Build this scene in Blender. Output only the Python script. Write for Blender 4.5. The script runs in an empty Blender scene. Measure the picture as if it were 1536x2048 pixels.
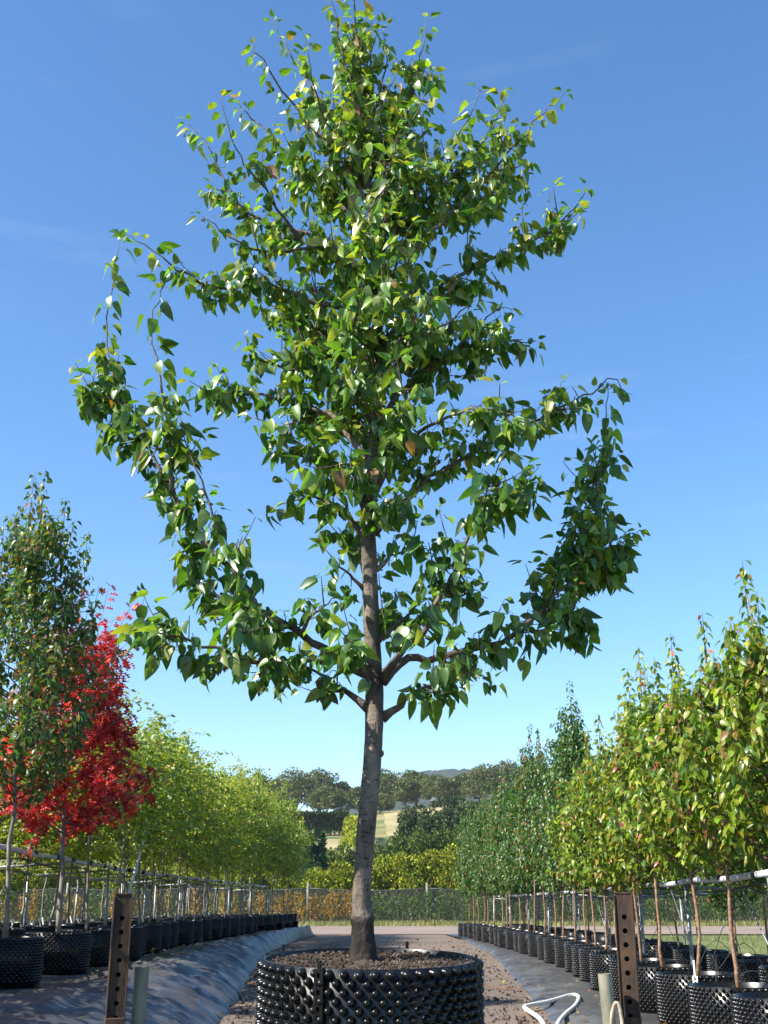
import bpy, math, random
import numpy as np
from mathutils import Vector, Matrix, noise as mnoise

R = math.radians
rng = np.random.default_rng(7)
random.seed(7)
scene = bpy.context.scene
COL = scene.collection

# ------------------------------------------------------------------ camera
FPX, CX, CY = 2300.0, 768.0, 1024.0          # focal length and centre, in pixels of the 1536 x 2048 photograph
EYE = 1.06
PITCH = math.atan(786.0 / FPX)
YAW = R(-0.78)
cam_d = bpy.data.cameras.new('camera')
cam = bpy.data.objects.new('camera', cam_d)
COL.objects.link(cam)
cam.location = (0, 0, EYE)
cam.rotation_euler = (math.pi / 2 + PITCH, 0, YAW)
cam_d.sensor_fit = 'HORIZONTAL'
cam_d.sensor_width = 36.0
cam_d.lens = FPX / 1536.0 * 36.0
cam_d.clip_start = 0.05
cam_d.clip_end = 9000
scene.camera = cam
scene.render.resolution_x = 768
scene.render.resolution_y = 1024

# ------------------------------------------------------------------ sky, sun, exposure
SUN_EL = R(41)
SUN_AZ = math.atan2(-0.90, -0.44)            # azimuth of the sun, from +Y towards +X
world = bpy.data.worlds.new('World')
scene.world = world
world.use_nodes = True
wn, wl = world.node_tree.nodes, world.node_tree.links
bg = wn['Background']
sky = wn.new('ShaderNodeTexSky')
sky.sky_type = 'NISHITA'
sky.sun_disc = False
sky.sun_elevation = SUN_EL
sky.sun_rotation = SUN_AZ
sky.altitude = 0
sky.air_density = 1.0
sky.dust_density = 0.0
sky.ozone_density = 4.0
hs = wn.new('ShaderNodeHueSaturation')
hs.inputs['Saturation'].default_value = 1.18
wl.new(sky.outputs[0], hs.inputs['Color'])
# thin cirrus streaks
tcw = wn.new('ShaderNodeTexCoord'); mpw = wn.new('ShaderNodeMapping'); mpw.inputs['Scale'].default_value = (2.0, 2.0, 16.0); mpw.inputs['Rotation'].default_value = (0.0, 0.10, 0.0)
nzw = wn.new('ShaderNodeTexNoise'); nzw.inputs['Scale'].default_value = 1.6; nzw.inputs['Detail'].default_value = 7; nzw.inputs['Roughness'].default_value = 0.55
rpw = wn.new('ShaderNodeValToRGB'); rpw.color_ramp.elements[0].position = 0.58; rpw.color_ramp.elements[1].position = 0.82
rpw.color_ramp.elements[1].color = (0.06, 0.06, 0.06, 1)
mxw = wn.new('ShaderNodeMixRGB'); mxw.inputs[2].default_value = (7.0, 7.6, 8.2, 1)
wl.new(tcw.outputs['Generated'], mpw.inputs[0]); wl.new(mpw.outputs[0], nzw.inputs['Vector']); wl.new(nzw.outputs['Fac'], rpw.inputs[0])
wl.new(rpw.outputs[0], mxw.inputs[0]); wl.new(hs.outputs[0], mxw.inputs[1]); wl.new(mxw.outputs[0], bg.inputs['Color'])
bg.inputs['Strength'].default_value = 0.105
sun_d = bpy.data.lights.new('sun', 'SUN')
sun_d.energy = 5.0
sun_d.angle = R(0.53)
sun_d.color = (1.0, 0.94, 0.85)
sun = bpy.data.objects.new('sun', sun_d)
COL.objects.link(sun)
to_sun = Vector((math.sin(SUN_AZ) * math.cos(SUN_EL), math.cos(SUN_AZ) * math.cos(SUN_EL), math.sin(SUN_EL)))
sun.rotation_euler = (-to_sun).to_track_quat('-Z', 'Y').to_euler()
sun.location = to_sun * 60
scene.view_settings.view_transform = 'Standard'
scene.view_settings.look = 'None'
scene.view_settings.exposure = 1.25
scene.view_settings.gamma = 1.0
scene.view_settings.use_curve_mapping = False

# ------------------------------------------------------------------ picture <-> place
CAMM = np.array(Matrix.Rotation(YAW, 3, 'Z') @ Matrix.Rotation(math.pi / 2 + PITCH, 3, 'X'))
EYEV = np.array([0, 0, EYE])

def ray(px, py):
    return CAMM @ np.array([(px - CX) / FPX, -(py - CY) / FPX, -1.0])
def P(px, py, Y):
    d = ray(px, py)
    return EYEV + d * (Y / d[1])
def G(px, py, z=0.0):
    d = ray(px, py)
    return EYEV + d * ((z - EYE) / d[2])
def pxm(p):                                   # pixels per metre at a point
    c = CAMM.T @ (np.asarray(p) - EYEV)
    return FPX / -c[2]

# ------------------------------------------------------------------ helpers
def tag(o, label=None, cat=None, group=None, kind=None):
    if label: o['label'] = label
    if cat: o['category'] = cat
    if group: o['group'] = group
    if kind: o['kind'] = kind
    return o
def empty(name, loc=(0, 0, 0), rz=0.0):
    o = bpy.data.objects.new(name, None)
    o.empty_display_size = 0.1
    COL.objects.link(o)
    o.location = loc
    o.rotation_euler = (0, 0, rz)
    return o
def link(name, me, parent=None, loc=None, rot=None, scale=None):
    o = bpy.data.objects.new(name, me)
    COL.objects.link(o)
    if parent is not None: o.parent = parent
    if loc is not None: o.location = loc
    if rot is not None: o.rotation_euler = rot
    if scale is not None: o.scale = scale
    return o
ORD = ('first second third fourth fifth sixth seventh eighth ninth tenth eleventh twelfth thirteenth fourteenth '
       'fifteenth sixteenth seventeenth eighteenth nineteenth twentieth').split()
def ordinal(n):
    if n <= 20: return ORD[n - 1]
    t = {2: 'twenty', 3: 'thirty', 4: 'forty', 5: 'fifty'}[n // 10]
    return {2: 'twentieth', 3: 'thirtieth', 4: 'fortieth', 5: 'fiftieth'}[n // 10] if n % 10 == 0 else t + '-' + ORD[n % 10 - 1]

class MB:
    """collects faces, builds one mesh"""
    def __init__(s):
        s.v, s.l, s.c, s.t, s.n = [], [], [], [], 0
    def add(s, V, F, tint=None):
        V = np.asarray(V, float)
        if isinstance(F, np.ndarray):
            s.l.append(F.ravel() + s.n); s.c.append(np.full(len(F), F.shape[1]))
        else:
            s.l.append(np.concatenate([np.asarray(f) for f in F]) + s.n); s.c.append(np.array([len(f) for f in F]))
        s.v.append(V)
        tt = np.ones((len(V), 3)) if tint is None else np.broadcast_to(np.asarray(tint, float), (len(V), 3))
        s.t.append(tt); s.n += len(V)
    def inst(s, T, M, O, tint=None):
        """copies of template T=(V,F) with 3x3 matrices M and origins O"""
        V, F = T
        n, k = len(O), len(V)
        if n == 0: return
        W = np.einsum('nij,kj->nki', M, V) + O[:, None, :]
        FF = (F[None] + (np.arange(n) * k)[:, None, None]).reshape(-1, F.shape[1])
        tt = None if tint is None else np.repeat(tint, k, axis=0)
        s.add(W.reshape(-1, 3), FF, tt)
    def mesh(s, name, mat, smooth=True):
        V = np.concatenate(s.v); L = np.concatenate(s.l).astype(np.int32); C = np.concatenate(s.c)
        me = bpy.data.meshes.new(name)
        me.vertices.add(len(V)); me.loops.add(len(L)); me.polygons.add(len(C))
        me.vertices.foreach_set('co', V.ravel().astype(np.float32))
        me.loops.foreach_set('vertex_index', L)
        me.polygons.foreach_set('loop_start', (np.cumsum(C) - C).astype(np.int32))
        me.polygons.foreach_set('use_smooth', np.full(len(C), smooth))
        me.update(calc_edges=True)
        t = np.concatenate(s.t)
        a = me.color_attributes.new('tint', 'FLOAT_COLOR', 'POINT')
        a.data.foreach_set('color', np.concatenate([t, np.ones((len(t), 1))], 1).ravel().astype(np.float32))
        me.materials.append(mat)
        return me
    def build(s, name, mat, parent=None, smooth=True, **k):
        return link(name, s.mesh(name, mat, smooth), parent, **k)
    def box(s, c, size, M=None, bev=0.0, tint=None):
        x, y, z = np.array(size) / 2
        if bev <= 0:
            V = np.array([[a * x, b * y, d * z] for a in (-1, 1) for b in (-1, 1) for d in (-1, 1)])
            F = np.array([[0, 1, 3, 2], [4, 6, 7, 5], [0, 4, 5, 1], [2, 3, 7, 6], [0, 2, 6, 4], [1, 5, 7, 3]])
        else:
            b = bev
            V, idx = [], {}
            for i in (-1, 1):
                for j in (-1, 1):
                    for k in (-1, 1):
                        for ax in range(3):
                            p = [i * (x - b), j * (y - b), k * (z - b)]
                            p[ax] = (i * x, j * y, k * z)[ax]
                            idx[i, j, k, ax] = len(V); V.append(p)
            F = []
            for ax in range(3):
                o = [a for a in range(3) if a != ax]
                for sgn in (-1, 1):
                    q = []
                    for (u, w) in ((-1, -1), (1, -1), (1, 1), (-1, 1)):
                        k = [0, 0, 0]; k[ax] = sgn; k[o[0]] = u; k[o[1]] = w
                        q.append(idx[k[0], k[1], k[2], ax])
                    flip = (sgn < 0) != (ax == 1)
                    F.append(q[::-1] if flip else q)
                for u in (-1, 1):
                    for w in (-1, 1):
                        k0 = [0, 0, 0]; k0[ax] = -1; k0[o[0]] = u; k0[o[1]] = w
                        k1 = list(k0); k1[ax] = 1
                        F.append([idx[(*k0, o[0])], idx[(*k0, o[1])], idx[(*k1, o[1])], idx[(*k1, o[0])]])
            for i in (-1, 1):
                for j in (-1, 1):
                    for k in (-1, 1):
                        F.append([idx[i, j, k, 0], idx[i, j, k, 1], idx[i, j, k, 2]])
            V = np.array(V)
        if M is not None: V = V @ np.asarray(M).T
        s.add(V + np.asarray(c), F, tint)
    def tube(s, pts, rad, sides=8, cap=True, wob=0.0, tint=None):
        pts = np.asarray(pts, float); n = len(pts)
        rad = np.broadcast_to(np.asarray(rad, float), (n,))
        T = np.gradient(pts, axis=0); T /= np.linalg.norm(T, axis=1)[:, None] + 1e-9
        ref = np.array([0.31, 0.95, 0.05]) if abs(T[0][2]) > 0.7 else np.array([0.05, 0.1, 1.0])
        a = np.linspace(0, 2 * np.pi, sides, endpoint=False)
        V = []
        u = np.cross(T[0], ref); u /= np.linalg.norm(u)
        for i in range(n):
            u = u - T[i] * (u @ T[i]); u /= np.linalg.norm(u) + 1e-9
            w = np.cross(T[i], u)
            r = rad[i] * (1 + (rng.normal(0, wob, sides) if wob else 0))
            V.append(pts[i] + np.outer(np.cos(a) * r, u) + np.outer(np.sin(a) * r, w))
        i, j = np.meshgrid(np.arange(n - 1), np.arange(sides), indexing='ij')
        F = np.stack([i * sides + j, i * sides + (j + 1) % sides, (i + 1) * sides + (j + 1) % sides, (i + 1) * sides + j], -1).reshape(-1, 4)
        F = [list(f) for f in F]
        if cap:
            F.append(list(range(sides))[::-1]); F.append(list(range((n - 1) * sides, n * sides)))
        s.add(np.concatenate(V), F, tint)
    def lathe(s, prof, sides=32, M=None, c=(0, 0, 0)):
        prof = np.asarray(prof, float); n = len(prof)
        a = np.linspace(0, 2 * np.pi, sides, endpoint=False)
        V = np.stack([np.outer(prof[:, 0], np.cos(a)), np.outer(prof[:, 0], np.sin(a)), np.repeat(prof[:, 1:2], sides, 1)], -1).reshape(-1, 3)
        i, j = np.meshgrid(np.arange(n - 1), np.arange(sides), indexing='ij')
        F = np.stack([i * sides + j, i * sides + (j + 1) % sides, (i + 1) * sides + (j + 1) % sides, (i + 1) * sides + j], -1).reshape(-1, 4)
        if M is not None: V = V @ np.asarray(M).T
        s.add(V + np.asarray(c), F)

def smooth_path(pts, n):
    """Catmull-Rom through points"""
    pts = np.asarray(pts, float)
    Q = np.vstack([2 * pts[0] - pts[1], pts, 2 * pts[-1] - pts[-2]])
    out = []
    m = len(pts) - 1
    for t in np.linspace(0, m - 1e-6, n):
        i = int(t); f = t - i
        a, b, c, d = Q[i], Q[i + 1], Q[i + 2], Q[i + 3]
        out.append(0.5 * ((2 * b) + (-a + c) * f + (2 * a - 5 * b + 4 * c - d) * f * f + (-a + 3 * b - 3 * c + d) * f ** 3))
    return np.array(out)
def unit(a):
    return a / (np.linalg.norm(a, axis=-1, keepdims=True) + 1e-9)
def seglen(p):
    return np.concatenate([[0], np.cumsum(np.linalg.norm(np.diff(p, axis=0), axis=1))])

# ------------------------------------------------------------------ materials
def mat(name):
    m = bpy.data.materials.new(name); m.use_nodes = True
    return m, m.node_tree.nodes, m.node_tree.links, m.node_tree.nodes['Principled BSDF']
def noise_ramp(N, L, scale, cols, detail=5, rough=0.6, coord='Object', stretch=None, dist=0.0):
    tc = N.new('ShaderNodeTexCoord')
    src = tc.outputs[coord]
    if stretch:
        mp = N.new('ShaderNodeMapping'); mp.inputs['Scale'].default_value = stretch
        L.new(src, mp.inputs[0]); src = mp.outputs[0]
    nz = N.new('ShaderNodeTexNoise')
    nz.inputs['Scale'].default_value = scale; nz.inputs['Detail'].default_value = detail
    nz.inputs['Roughness'].default_value = rough; nz.inputs['Distortion'].default_value = dist
    L.new(src, nz.inputs['Vector'])
    rp = N.new('ShaderNodeValToRGB')
    el = rp.color_ramp.elements
    while len(el) < len(cols): el.new(0.5)
    for e, (p, c) in zip(el, cols):
        e.position = p; e.color = (*c, 1)
    L.new(nz.outputs['Fac'], rp.inputs[0])
    return nz, rp
def bump(N, L, bs, h, strength, dist=0.01):
    b = N.new('ShaderNodeBump'); b.inputs['Strength'].default_value = strength; b.inputs['Distance'].default_value = dist
    L.new(h, b.inputs['Height']); L.new(b.outputs[0], bs.inputs['Normal'])
    return b
def simple(name, cols, scale=8, rough=0.6, spec=0.5, metal=0.0, bs=0.0, bd=0.01, stretch=None, detail=5, coord='Object', bscale=None):
    m, N, L, b = mat(name)
    nz, rp = noise_ramp(N, L, scale, cols, stretch=stretch, detail=detail, coord=coord)
    L.new(rp.outputs[0], b.inputs['Base Color'])
    b.inputs['Roughness'].default_value = rough; b.inputs['Metallic'].default_value = metal
    b.inputs['Specular IOR Level'].default_value = spec
    if bs:
        h = nz
        if bscale: h, _ = noise_ramp(N, L, bscale, [(0, (0, 0, 0)), (1, (1, 1, 1))], stretch=stretch, coord=coord)
        bump(N, L, b, h.outputs['Fac'], bs, bd)
    return m
def leaf_material(name, rough=0.38, trans=0.35, tcol=(1.5, 1.7, 0.5), spec=0.5, vary=0.25, nscale=60.0):
    m, N, L, b = mat(name)
    at = N.new('ShaderNodeAttribute'); at.attribute_name = 'tint'
    nz, rp = noise_ramp(N, L, nscale, [(0.3, (1 - vary,) * 3), (0.7, (1 + vary,) * 3)], detail=2)
    mx = N.new('ShaderNodeMixRGB'); mx.blend_type = 'MULTIPLY'; mx.inputs[0].default_value = 1
    L.new(at.outputs['Color'], mx.inputs[1]); L.new(rp.outputs[0], mx.inputs[2])
    L.new(mx.outputs[0], b.inputs['Base Color'])
    b.inputs['Roughness'].default_value = rough; b.inputs['Specular IOR Level'].default_value = spec
    tr = N.new('ShaderNodeBsdfTranslucent')
    m2 = N.new('ShaderNodeMixRGB'); m2.blend_type = 'MULTIPLY'; m2.inputs[0].default_value = 1
    m2.inputs[2].default_value = (*tcol, 1)
    L.new(mx.outputs[0], m2.inputs[1]); L.new(m2.outputs[0], tr.inputs['Color'])
    ms = N.new('ShaderNodeMixShader'); ms.inputs[0].default_value = trans
    L.new(b.outputs[0], ms.inputs[1]); L.new(tr.outputs[0], ms.inputs[2])
    L.new(ms.outputs[0], N['Material Output'].inputs['Surface'])
    return m

M = {}
M['leaf'] = leaf_material('pear_leaf', 0.38, 0.40, tcol=(1.7, 1.8, 0.5), spec=0.85)
M['rowleaf'] = leaf_material('row_leaf', 0.36, 0.42, spec=0.5)
M['fineleaf'] = leaf_material('fine_leaf', 0.42, 0.36, spec=0.5)
M['redleaf'] = leaf_material('red_leaf', 0.42, 0.40, tcol=(1.7, 0.9, 0.7), spec=0.4)
M['farleaf'] = leaf_material('far_leaf', 0.7, 0.18, spec=0.15, nscale=2.0)
def pear_bark():
    m, N, L, b = mat('pear_bark')
    at = N.new('ShaderNodeAttribute'); at.attribute_name = 'tint'
    n1, r1 = noise_ramp(N, L, 9, [(0.30, (0.040, 0.032, 0.025)), (0.5, (0.135, 0.108, 0.084)), (0.70, (0.27, 0.225, 0.18))], stretch=(1, 1, 0.45))
    n2, r2 = noise_ramp(N, L, 26, [(0.38, (0.006, 0.004, 0.003)), (0.55, (0.024, 0.017, 0.013)), (0.8, (0.09, 0.066, 0.05))], stretch=(1, 1, 0.3))
    n3, r3 = noise_ramp(N, L, 70, [(0.56, (1, 1, 1)), (0.64, (0.45, 0.4, 0.38))], stretch=(0.5, 0.5, 2.2), detail=2)
    mu = N.new('ShaderNodeMixRGB'); mu.blend_type = 'MULTIPLY'; mu.inputs[0].default_value = 1
    L.new(r1.outputs[0], mu.inputs[1]); L.new(r3.outputs[0], mu.inputs[2])
    mx = N.new('ShaderNodeMixRGB'); L.new(at.outputs['Fac'], mx.inputs[0]); L.new(r2.outputs[0], mx.inputs[1]); L.new(mu.outputs[0], mx.inputs[2])
    L.new(mx.outputs[0], b.inputs['Base Color'])
    b.inputs['Roughness'].default_value = 0.75; b.inputs['Specular IOR Level'].default_value = 0.3
    n4, r4 = noise_ramp(N, L, 55, [(0, (0, 0, 0)), (1, (1, 1, 1))], stretch=(1, 1, 0.4))
    bump(N, L, b, n4.outputs['Fac'], 0.9, 0.014)
    return m
M['bark'] = pear_bark()
M['twig'] = simple('twig_bark', [(0.3, (0.05, 0.03, 0.022)), (0.7, (0.14, 0.095, 0.07))], 30, 0.7, 0.3)
M['tanbark'] = simple('sapling_bark', [(0.3, (0.13, 0.075, 0.045)), (0.55, (0.25, 0.15, 0.09)), (0.75, (0.38, 0.27, 0.19))], 14, 0.7, 0.3, bs=0.3, bd=0.004, stretch=(1, 1, 2.5))
M['palebark'] = simple('pale_bark', [(0.3, (0.10, 0.085, 0.07)), (0.55, (0.22, 0.19, 0.16)), (0.75, (0.40, 0.37, 0.33))], 12, 0.75, 0.3, bs=0.3, bd=0.004, stretch=(1, 1, 0.5))
M['pot'] = simple('black_pot_plastic', [(0.35, (0.004, 0.004, 0.004)), (0.62, (0.009, 0.009, 0.009)), (0.8, (0.03, 0.026, 0.022))], 6, 0.27, 0.38)
M['soil'] = simple('potting_mix', [(0.3, (0.030, 0.022, 0.017)), (0.55, (0.085, 0.064, 0.050)), (0.75, (0.19, 0.15, 0.12))], 45, 0.95, 0.2, bs=1.0, bd=0.02)
M['chip'] = simple('bark_chip', [(0.3, (0.022, 0.015, 0.011)), (0.55, (0.075, 0.056, 0.043)), (0.8, (0.24, 0.20, 0.165))], 14, 0.9, 0.2)
M['galv'] = simple('galvanised_pipe', [(0.3, (0.15, 0.155, 0.16)), (0.7, (0.32, 0.33, 0.34))], 10, 0.5, 0.5, metal=0.5)
M['whitepipe'] = simple('pale_pipe', [(0.3, (0.45, 0.46, 0.50)), (0.7, (0.66, 0.67, 0.72))], 7, 0.45, 0.5)
M['blacktube'] = simple('black_tubing', [(0.3, (0.012, 0.012, 0.012)), (0.7, (0.03, 0.03, 0.03))], 10, 0.5, 0.4)
M['rust'] = simple('rusty_steel', [(0.30, (0.016, 0.011, 0.009)), (0.5, (0.040, 0.025, 0.017)), (0.68, (0.10, 0.056, 0.030)), (0.88, (0.19, 0.14, 0.09))], 11, 0.75, 0.35, metal=0.15, bs=0.5, bd=0.003, stretch=(1, 1, 0.35), bscale=90)
M['oldpaint'] = simple('weathered_pipe', [(0.3, (0.10, 0.095, 0.06)), (0.55, (0.22, 0.21, 0.15)), (0.8, (0.36, 0.32, 0.24))], 14, 0.6, 0.4, bs=0.2, bd=0.003, stretch=(1, 1, 0.3))
M['palesteel'] = simple('pale_worn_bracket', [(0.35, (0.30, 0.20, 0.11)), (0.6, (0.50, 0.45, 0.34)), (0.8, (0.58, 0.55, 0.45))], 30, 0.7, 0.3)
M['white'] = simple('white_plastic', [(0.3, (0.70, 0.69, 0.66)), (0.7, (0.82, 0.81, 0.79))], 5, 0.4, 0.5)
M['tyre'] = simple('rubber', [(0.3, (0.015, 0.015, 0.015)), (0.7, (0.03, 0.03, 0.03))], 12, 0.8, 0.3)
M['timber'] = simple('grey_timber', [(0.3, (0.13, 0.10, 0.075)), (0.7, (0.27, 0.22, 0.175))], 6, 0.85, 0.2, stretch=(8, 1, 8))
M['net'] = None

def sheet_material():
    m, N, L, b = mat('weathered_black_plastic_sheet')
    nz, rp = noise_ramp(N, L, 1.3, [(0.3, (0.042, 0.040, 0.040)), (0.52, (0.068, 0.066, 0.066)), (0.66, (0.12, 0.112, 0.102)), (0.80, (0.18, 0.13, 0.09))], detail=8, rough=0.65)
    L.new(rp.outputs[0], b.inputs['Base Color'])
    b.inputs['Specular IOR Level'].default_value = 0.45
    n2, r2 = noise_ramp(N, L, 3.0, [(0.3, (0.36,) * 3), (0.7, (0.6,) * 3)])
    L.new(r2.outputs[0], b.inputs['Roughness'])
    n3, r3 = noise_ramp(N, L, 4.0, [(0, (0, 0, 0)), (1, (1, 1, 1))], detail=6, stretch=(0.6, 2.2, 1), dist=1.5)
    bump(N, L, b, n3.outputs['Fac'], 0.3, 0.03)
    return m
M['sheet'] = sheet_material()

def gravel_material(name, cols, patch, pamt=0.62):
    m, N, L, b = mat(name)
    n1, r1 = noise_ramp(N, L, 55, cols, detail=6, rough=0.7)
    n2, r2 = noise_ramp(N, L, 0.7, [(pamt - 0.08, (0, 0, 0)), (pamt + 0.08, (1, 1, 1))], detail=5)
    mx = N.new('ShaderNodeMixRGB'); L.new(r2.outputs[0], mx.inputs[0]); L.new(r1.outputs[0], mx.inputs[1])
    n4, r4 = noise_ramp(N, L, 20, [(0.3, patch), (0.7, tuple(min(1, c * 1.7) for c in patch))])
    L.new(r4.outputs[0], mx.inputs[2])
    n3, r3 = noise_ramp(N, L, 0.25, [(0.3, (0.8,) * 3), (0.7, (1.12,) * 3)])
    m2 = N.new('ShaderNodeMixRGB'); m2.blend_type = 'MULTIPLY'; m2.inputs[0].default_value = 1
    L.new(mx.outputs[0], m2.inputs[1]); L.new(r3.outputs[0], m2.inputs[2])
    L.new(m2.outputs[0], b.inputs['Base Color'])
    b.inputs['Roughness'].default_value = 0.95; b.inputs['Specular IOR Level'].default_value = 0.15
    bump(N, L, b, n1.outputs['Fac'], 0.8, 0.02)
    return m
M['gravel'] = gravel_material('gravel_path', [(0.3, (0.085, 0.066, 0.052)), (0.5, (0.185, 0.148, 0.12)), (0.72, (0.30, 0.25, 0.205))], (0.19, 0.10, 0.052), 0.61)
M['road'] = gravel_material('dirt_road', [(0.3, (0.19, 0.145, 0.12)), (0.5, (0.25, 0.195, 0.16)), (0.72, (0.32, 0.255, 0.21))], (0.30, 0.17, 0.10), 0.66)
M['grassland'] = simple('pasture', [(0.30, (0.055, 0.085, 0.025)), (0.47, (0.11, 0.135, 0.045)), (0.6, (0.25, 0.215, 0.10)), (0.8, (0.36, 0.30, 0.16))], 0.045, 0.95, 0.1, detail=8)
M['dryfield'] = simple('dry_grass_field', [(0.3, (0.21, 0.19, 0.085)), (0.55, (0.33, 0.275, 0.145)), (0.8, (0.42, 0.35, 0.20))], 0.12, 0.95, 0.1, detail=8)
M['greenfield'] = simple('green_field', [(0.3, (0.065, 0.11, 0.04)), (0.7, (0.12, 0.17, 0.065))], 0.1, 0.95, 0.1, detail=8)
M['hill'] = simple('wooded_ridge', [(0.35, (0.022, 0.034, 0.026)), (0.6, (0.05, 0.068, 0.045))], 0.035, 0.95, 0.05, detail=8, bs=1.0, bd=12, bscale=0.06)
M['grass'] = leaf_material('grass_blade', 0.6, 0.3, spec=0.2)

# ------------------------------------------------------------------ leaf templates (x across, y along, z up)
def leaf_template(st=5, width=0.62, fold=0.28, bend=0.5, pet=0.4, petw=0.012, tip=True, twist=0.0):
    """ovate leaf of length 1 on a petiole: origin at the foot of the petiole"""
    ts = np.linspace(0, 1, st + 1)
    V, F = [], []
    def pos(x, y, z):
        yy = y
        return [x, yy, z - bend * max(yy, 0) ** 2 * 0.55]
    V += [pos(-petw, 0, 0), pos(petw, 0, 0), pos(petw, pet, 0.0), pos(-petw, pet, 0.0)]
    F += [[0, 1, 2], [0, 2, 3]]
    rows = []
    for t in ts:
        w = width / 2 * (math.sin(math.pi * min(1, t ** 0.70)) ** 0.62) if 0 < t < 1 else 0.0
        if 0.8 < t < 1: w *= 0.85
        if w == 0:
            rows.append([len(V)]); V.append(pos(0, pet + t, 0))
        else:
            tw = twist * (t - 0.5)
            rows.append([len(V), len(V) + 1, len(V) + 2])
            V += [pos(-w, pet + t, w * (fold + tw)), pos(0, pet + t, 0), pos(w, pet + t, w * (fold - tw))]
    for a, b in zip(rows[:-1], rows[1:]):
        if len(a) == 1 and len(b) == 3: F += [[a[0], b[1], b[0]], [a[0], b[2], b[1]]]
        elif len(b) == 1: F += [[a[0], a[1], b[0]], [a[1], a[2], b[0]]]
        else:
            for k in (0, 1): F += [[a[k], a[k + 1], b[k + 1]], [a[k], b[k + 1], b[k]]]
    return np.array(V), np.array(F)
HI = [leaf_template(7, 0.78, 0.35, 0.45, 0.55, twist=0.3), leaf_template(7, 0.74, 0.70, 0.95, 0.65, twist=-0.4), leaf_template(7, 0.84, 0.18, 0.30, 0.5, twist=0.5), leaf_template(7, 0.76, 0.90, 0.75, 0.7, twist=0.2), leaf_template(7, 0.80, 0.3, 1.2, 0.6, twist=-0.6)]
MID = [leaf_template(4, 0.66, 0.35, 0.6, 0.4), leaf_template(4, 0.6, 0.55, 0.8, 0.45)]
LOW = [leaf_template(2, 0.7, 0.35, 0.5, 0.3, petw=0.01)]
def card_template(w=0.7, bend=0.3):
    V = np.array([[0, 0, 0], [w / 2, 0.45, 0.06], [0, 1, -bend], [-w / 2, 0.45, 0.06]])
    return V, np.array([[0, 1, 2], [0, 2, 3]])
CARD = card_template()
def oak_template():
    half = [(0.0, 0.0), (0.03, 0.14), (0.16, 0.20), (0.30, 0.17), (0.26, 0.27), (0.10, 0.33), (0.11, 0.42), (0.30, 0.50), (0.43, 0.56), (0.37, 0.62), (0.12, 0.60), (0.11, 0.69), (0.24, 0.80), (0.30, 0.90), (0.19, 0.87), (0.07, 0.85), (0.0, 1.06)]
    V, F = [], []
    def p(x, y): return [x, y + 0.25, 0.18 * x * x * 4 - 0.30 * y * y - (0.10 * abs(x))]
    V.append([0, 0, 0.0])
    V.append([0.012, 0.0, 0.0]); V.append([0.012, 0.26, 0.0])
    F.append([0, 1, 2])
    spine = [len(V) + i for i in range(9)]
    for i in range(9): V.append(p(0, i / 8 * 1.0))
    for s in (-1, 1):
        prev = None
        for (x, y) in half:
            k = len(V); V.append(p(s * x, y))
            sp = spine[min(8, int(round(min(1.0, max(0, y - 0.08)) * 8)))]
            if prev is not None:
                f = [prev[0], k, sp]; F.append(f if s > 0 else f[::-1])
                if prev[1] != sp:
                    f = [prev[0], sp, prev[1]]; F.append(f if s > 0 else f[::-1])
            prev = (k, sp)
    return np.array(V), np.array(F)
OAK = oak_template()

# ------------------------------------------------------------------ foliage along shoots
def frames(d, up, roll):
    """3x3 frames: y = d, z = near up rolled about d"""
    d = unit(d)
    x = unit(np.cross(d, up)); z = np.cross(x, d)
    c, s = np.cos(roll)[:, None], np.sin(roll)[:, None]
    X = x * c + z * s; Z = -x * s + z * c
    return np.stack([X, d, Z], -1)
class Leaves:
    def __init__(s): s.O, s.M, s.C, s.K = [], [], [], []
    def put(s, O, d, size, col, up=None, rolls=0.5, k=1):
        n = len(O)
        upv = np.tile([0, 0, 1.0], (n, 1)) + rng.normal(0, 0.25, (n, 3)) if up is None else up
        m = frames(d, upv, rng.normal(0, rolls, n)) * np.asarray(size)[:, None, None]
        m[:, :, 0] *= rng.uniform(0.78, 1.18, n)[:, None]
        s.O.append(O); s.M.append(m); s.C.append(col); s.K.append(rng.integers(0, k, n))
    def cat(s):
        return np.concatenate(s.O), np.concatenate(s.M), np.concatenate(s.C), np.concatenate(s.K)
def palette(n, cols, w, jit=0.18):
    cols = np.asarray(cols, float); w = np.asarray(w, float)
    c = cols[rng.choice(len(cols), n, p=w / w.sum())]
    return c * np.exp(rng.normal(0, jit, (n, 1))) * np.exp(rng.normal(0, jit * 0.35, (n, 3)))
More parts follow.
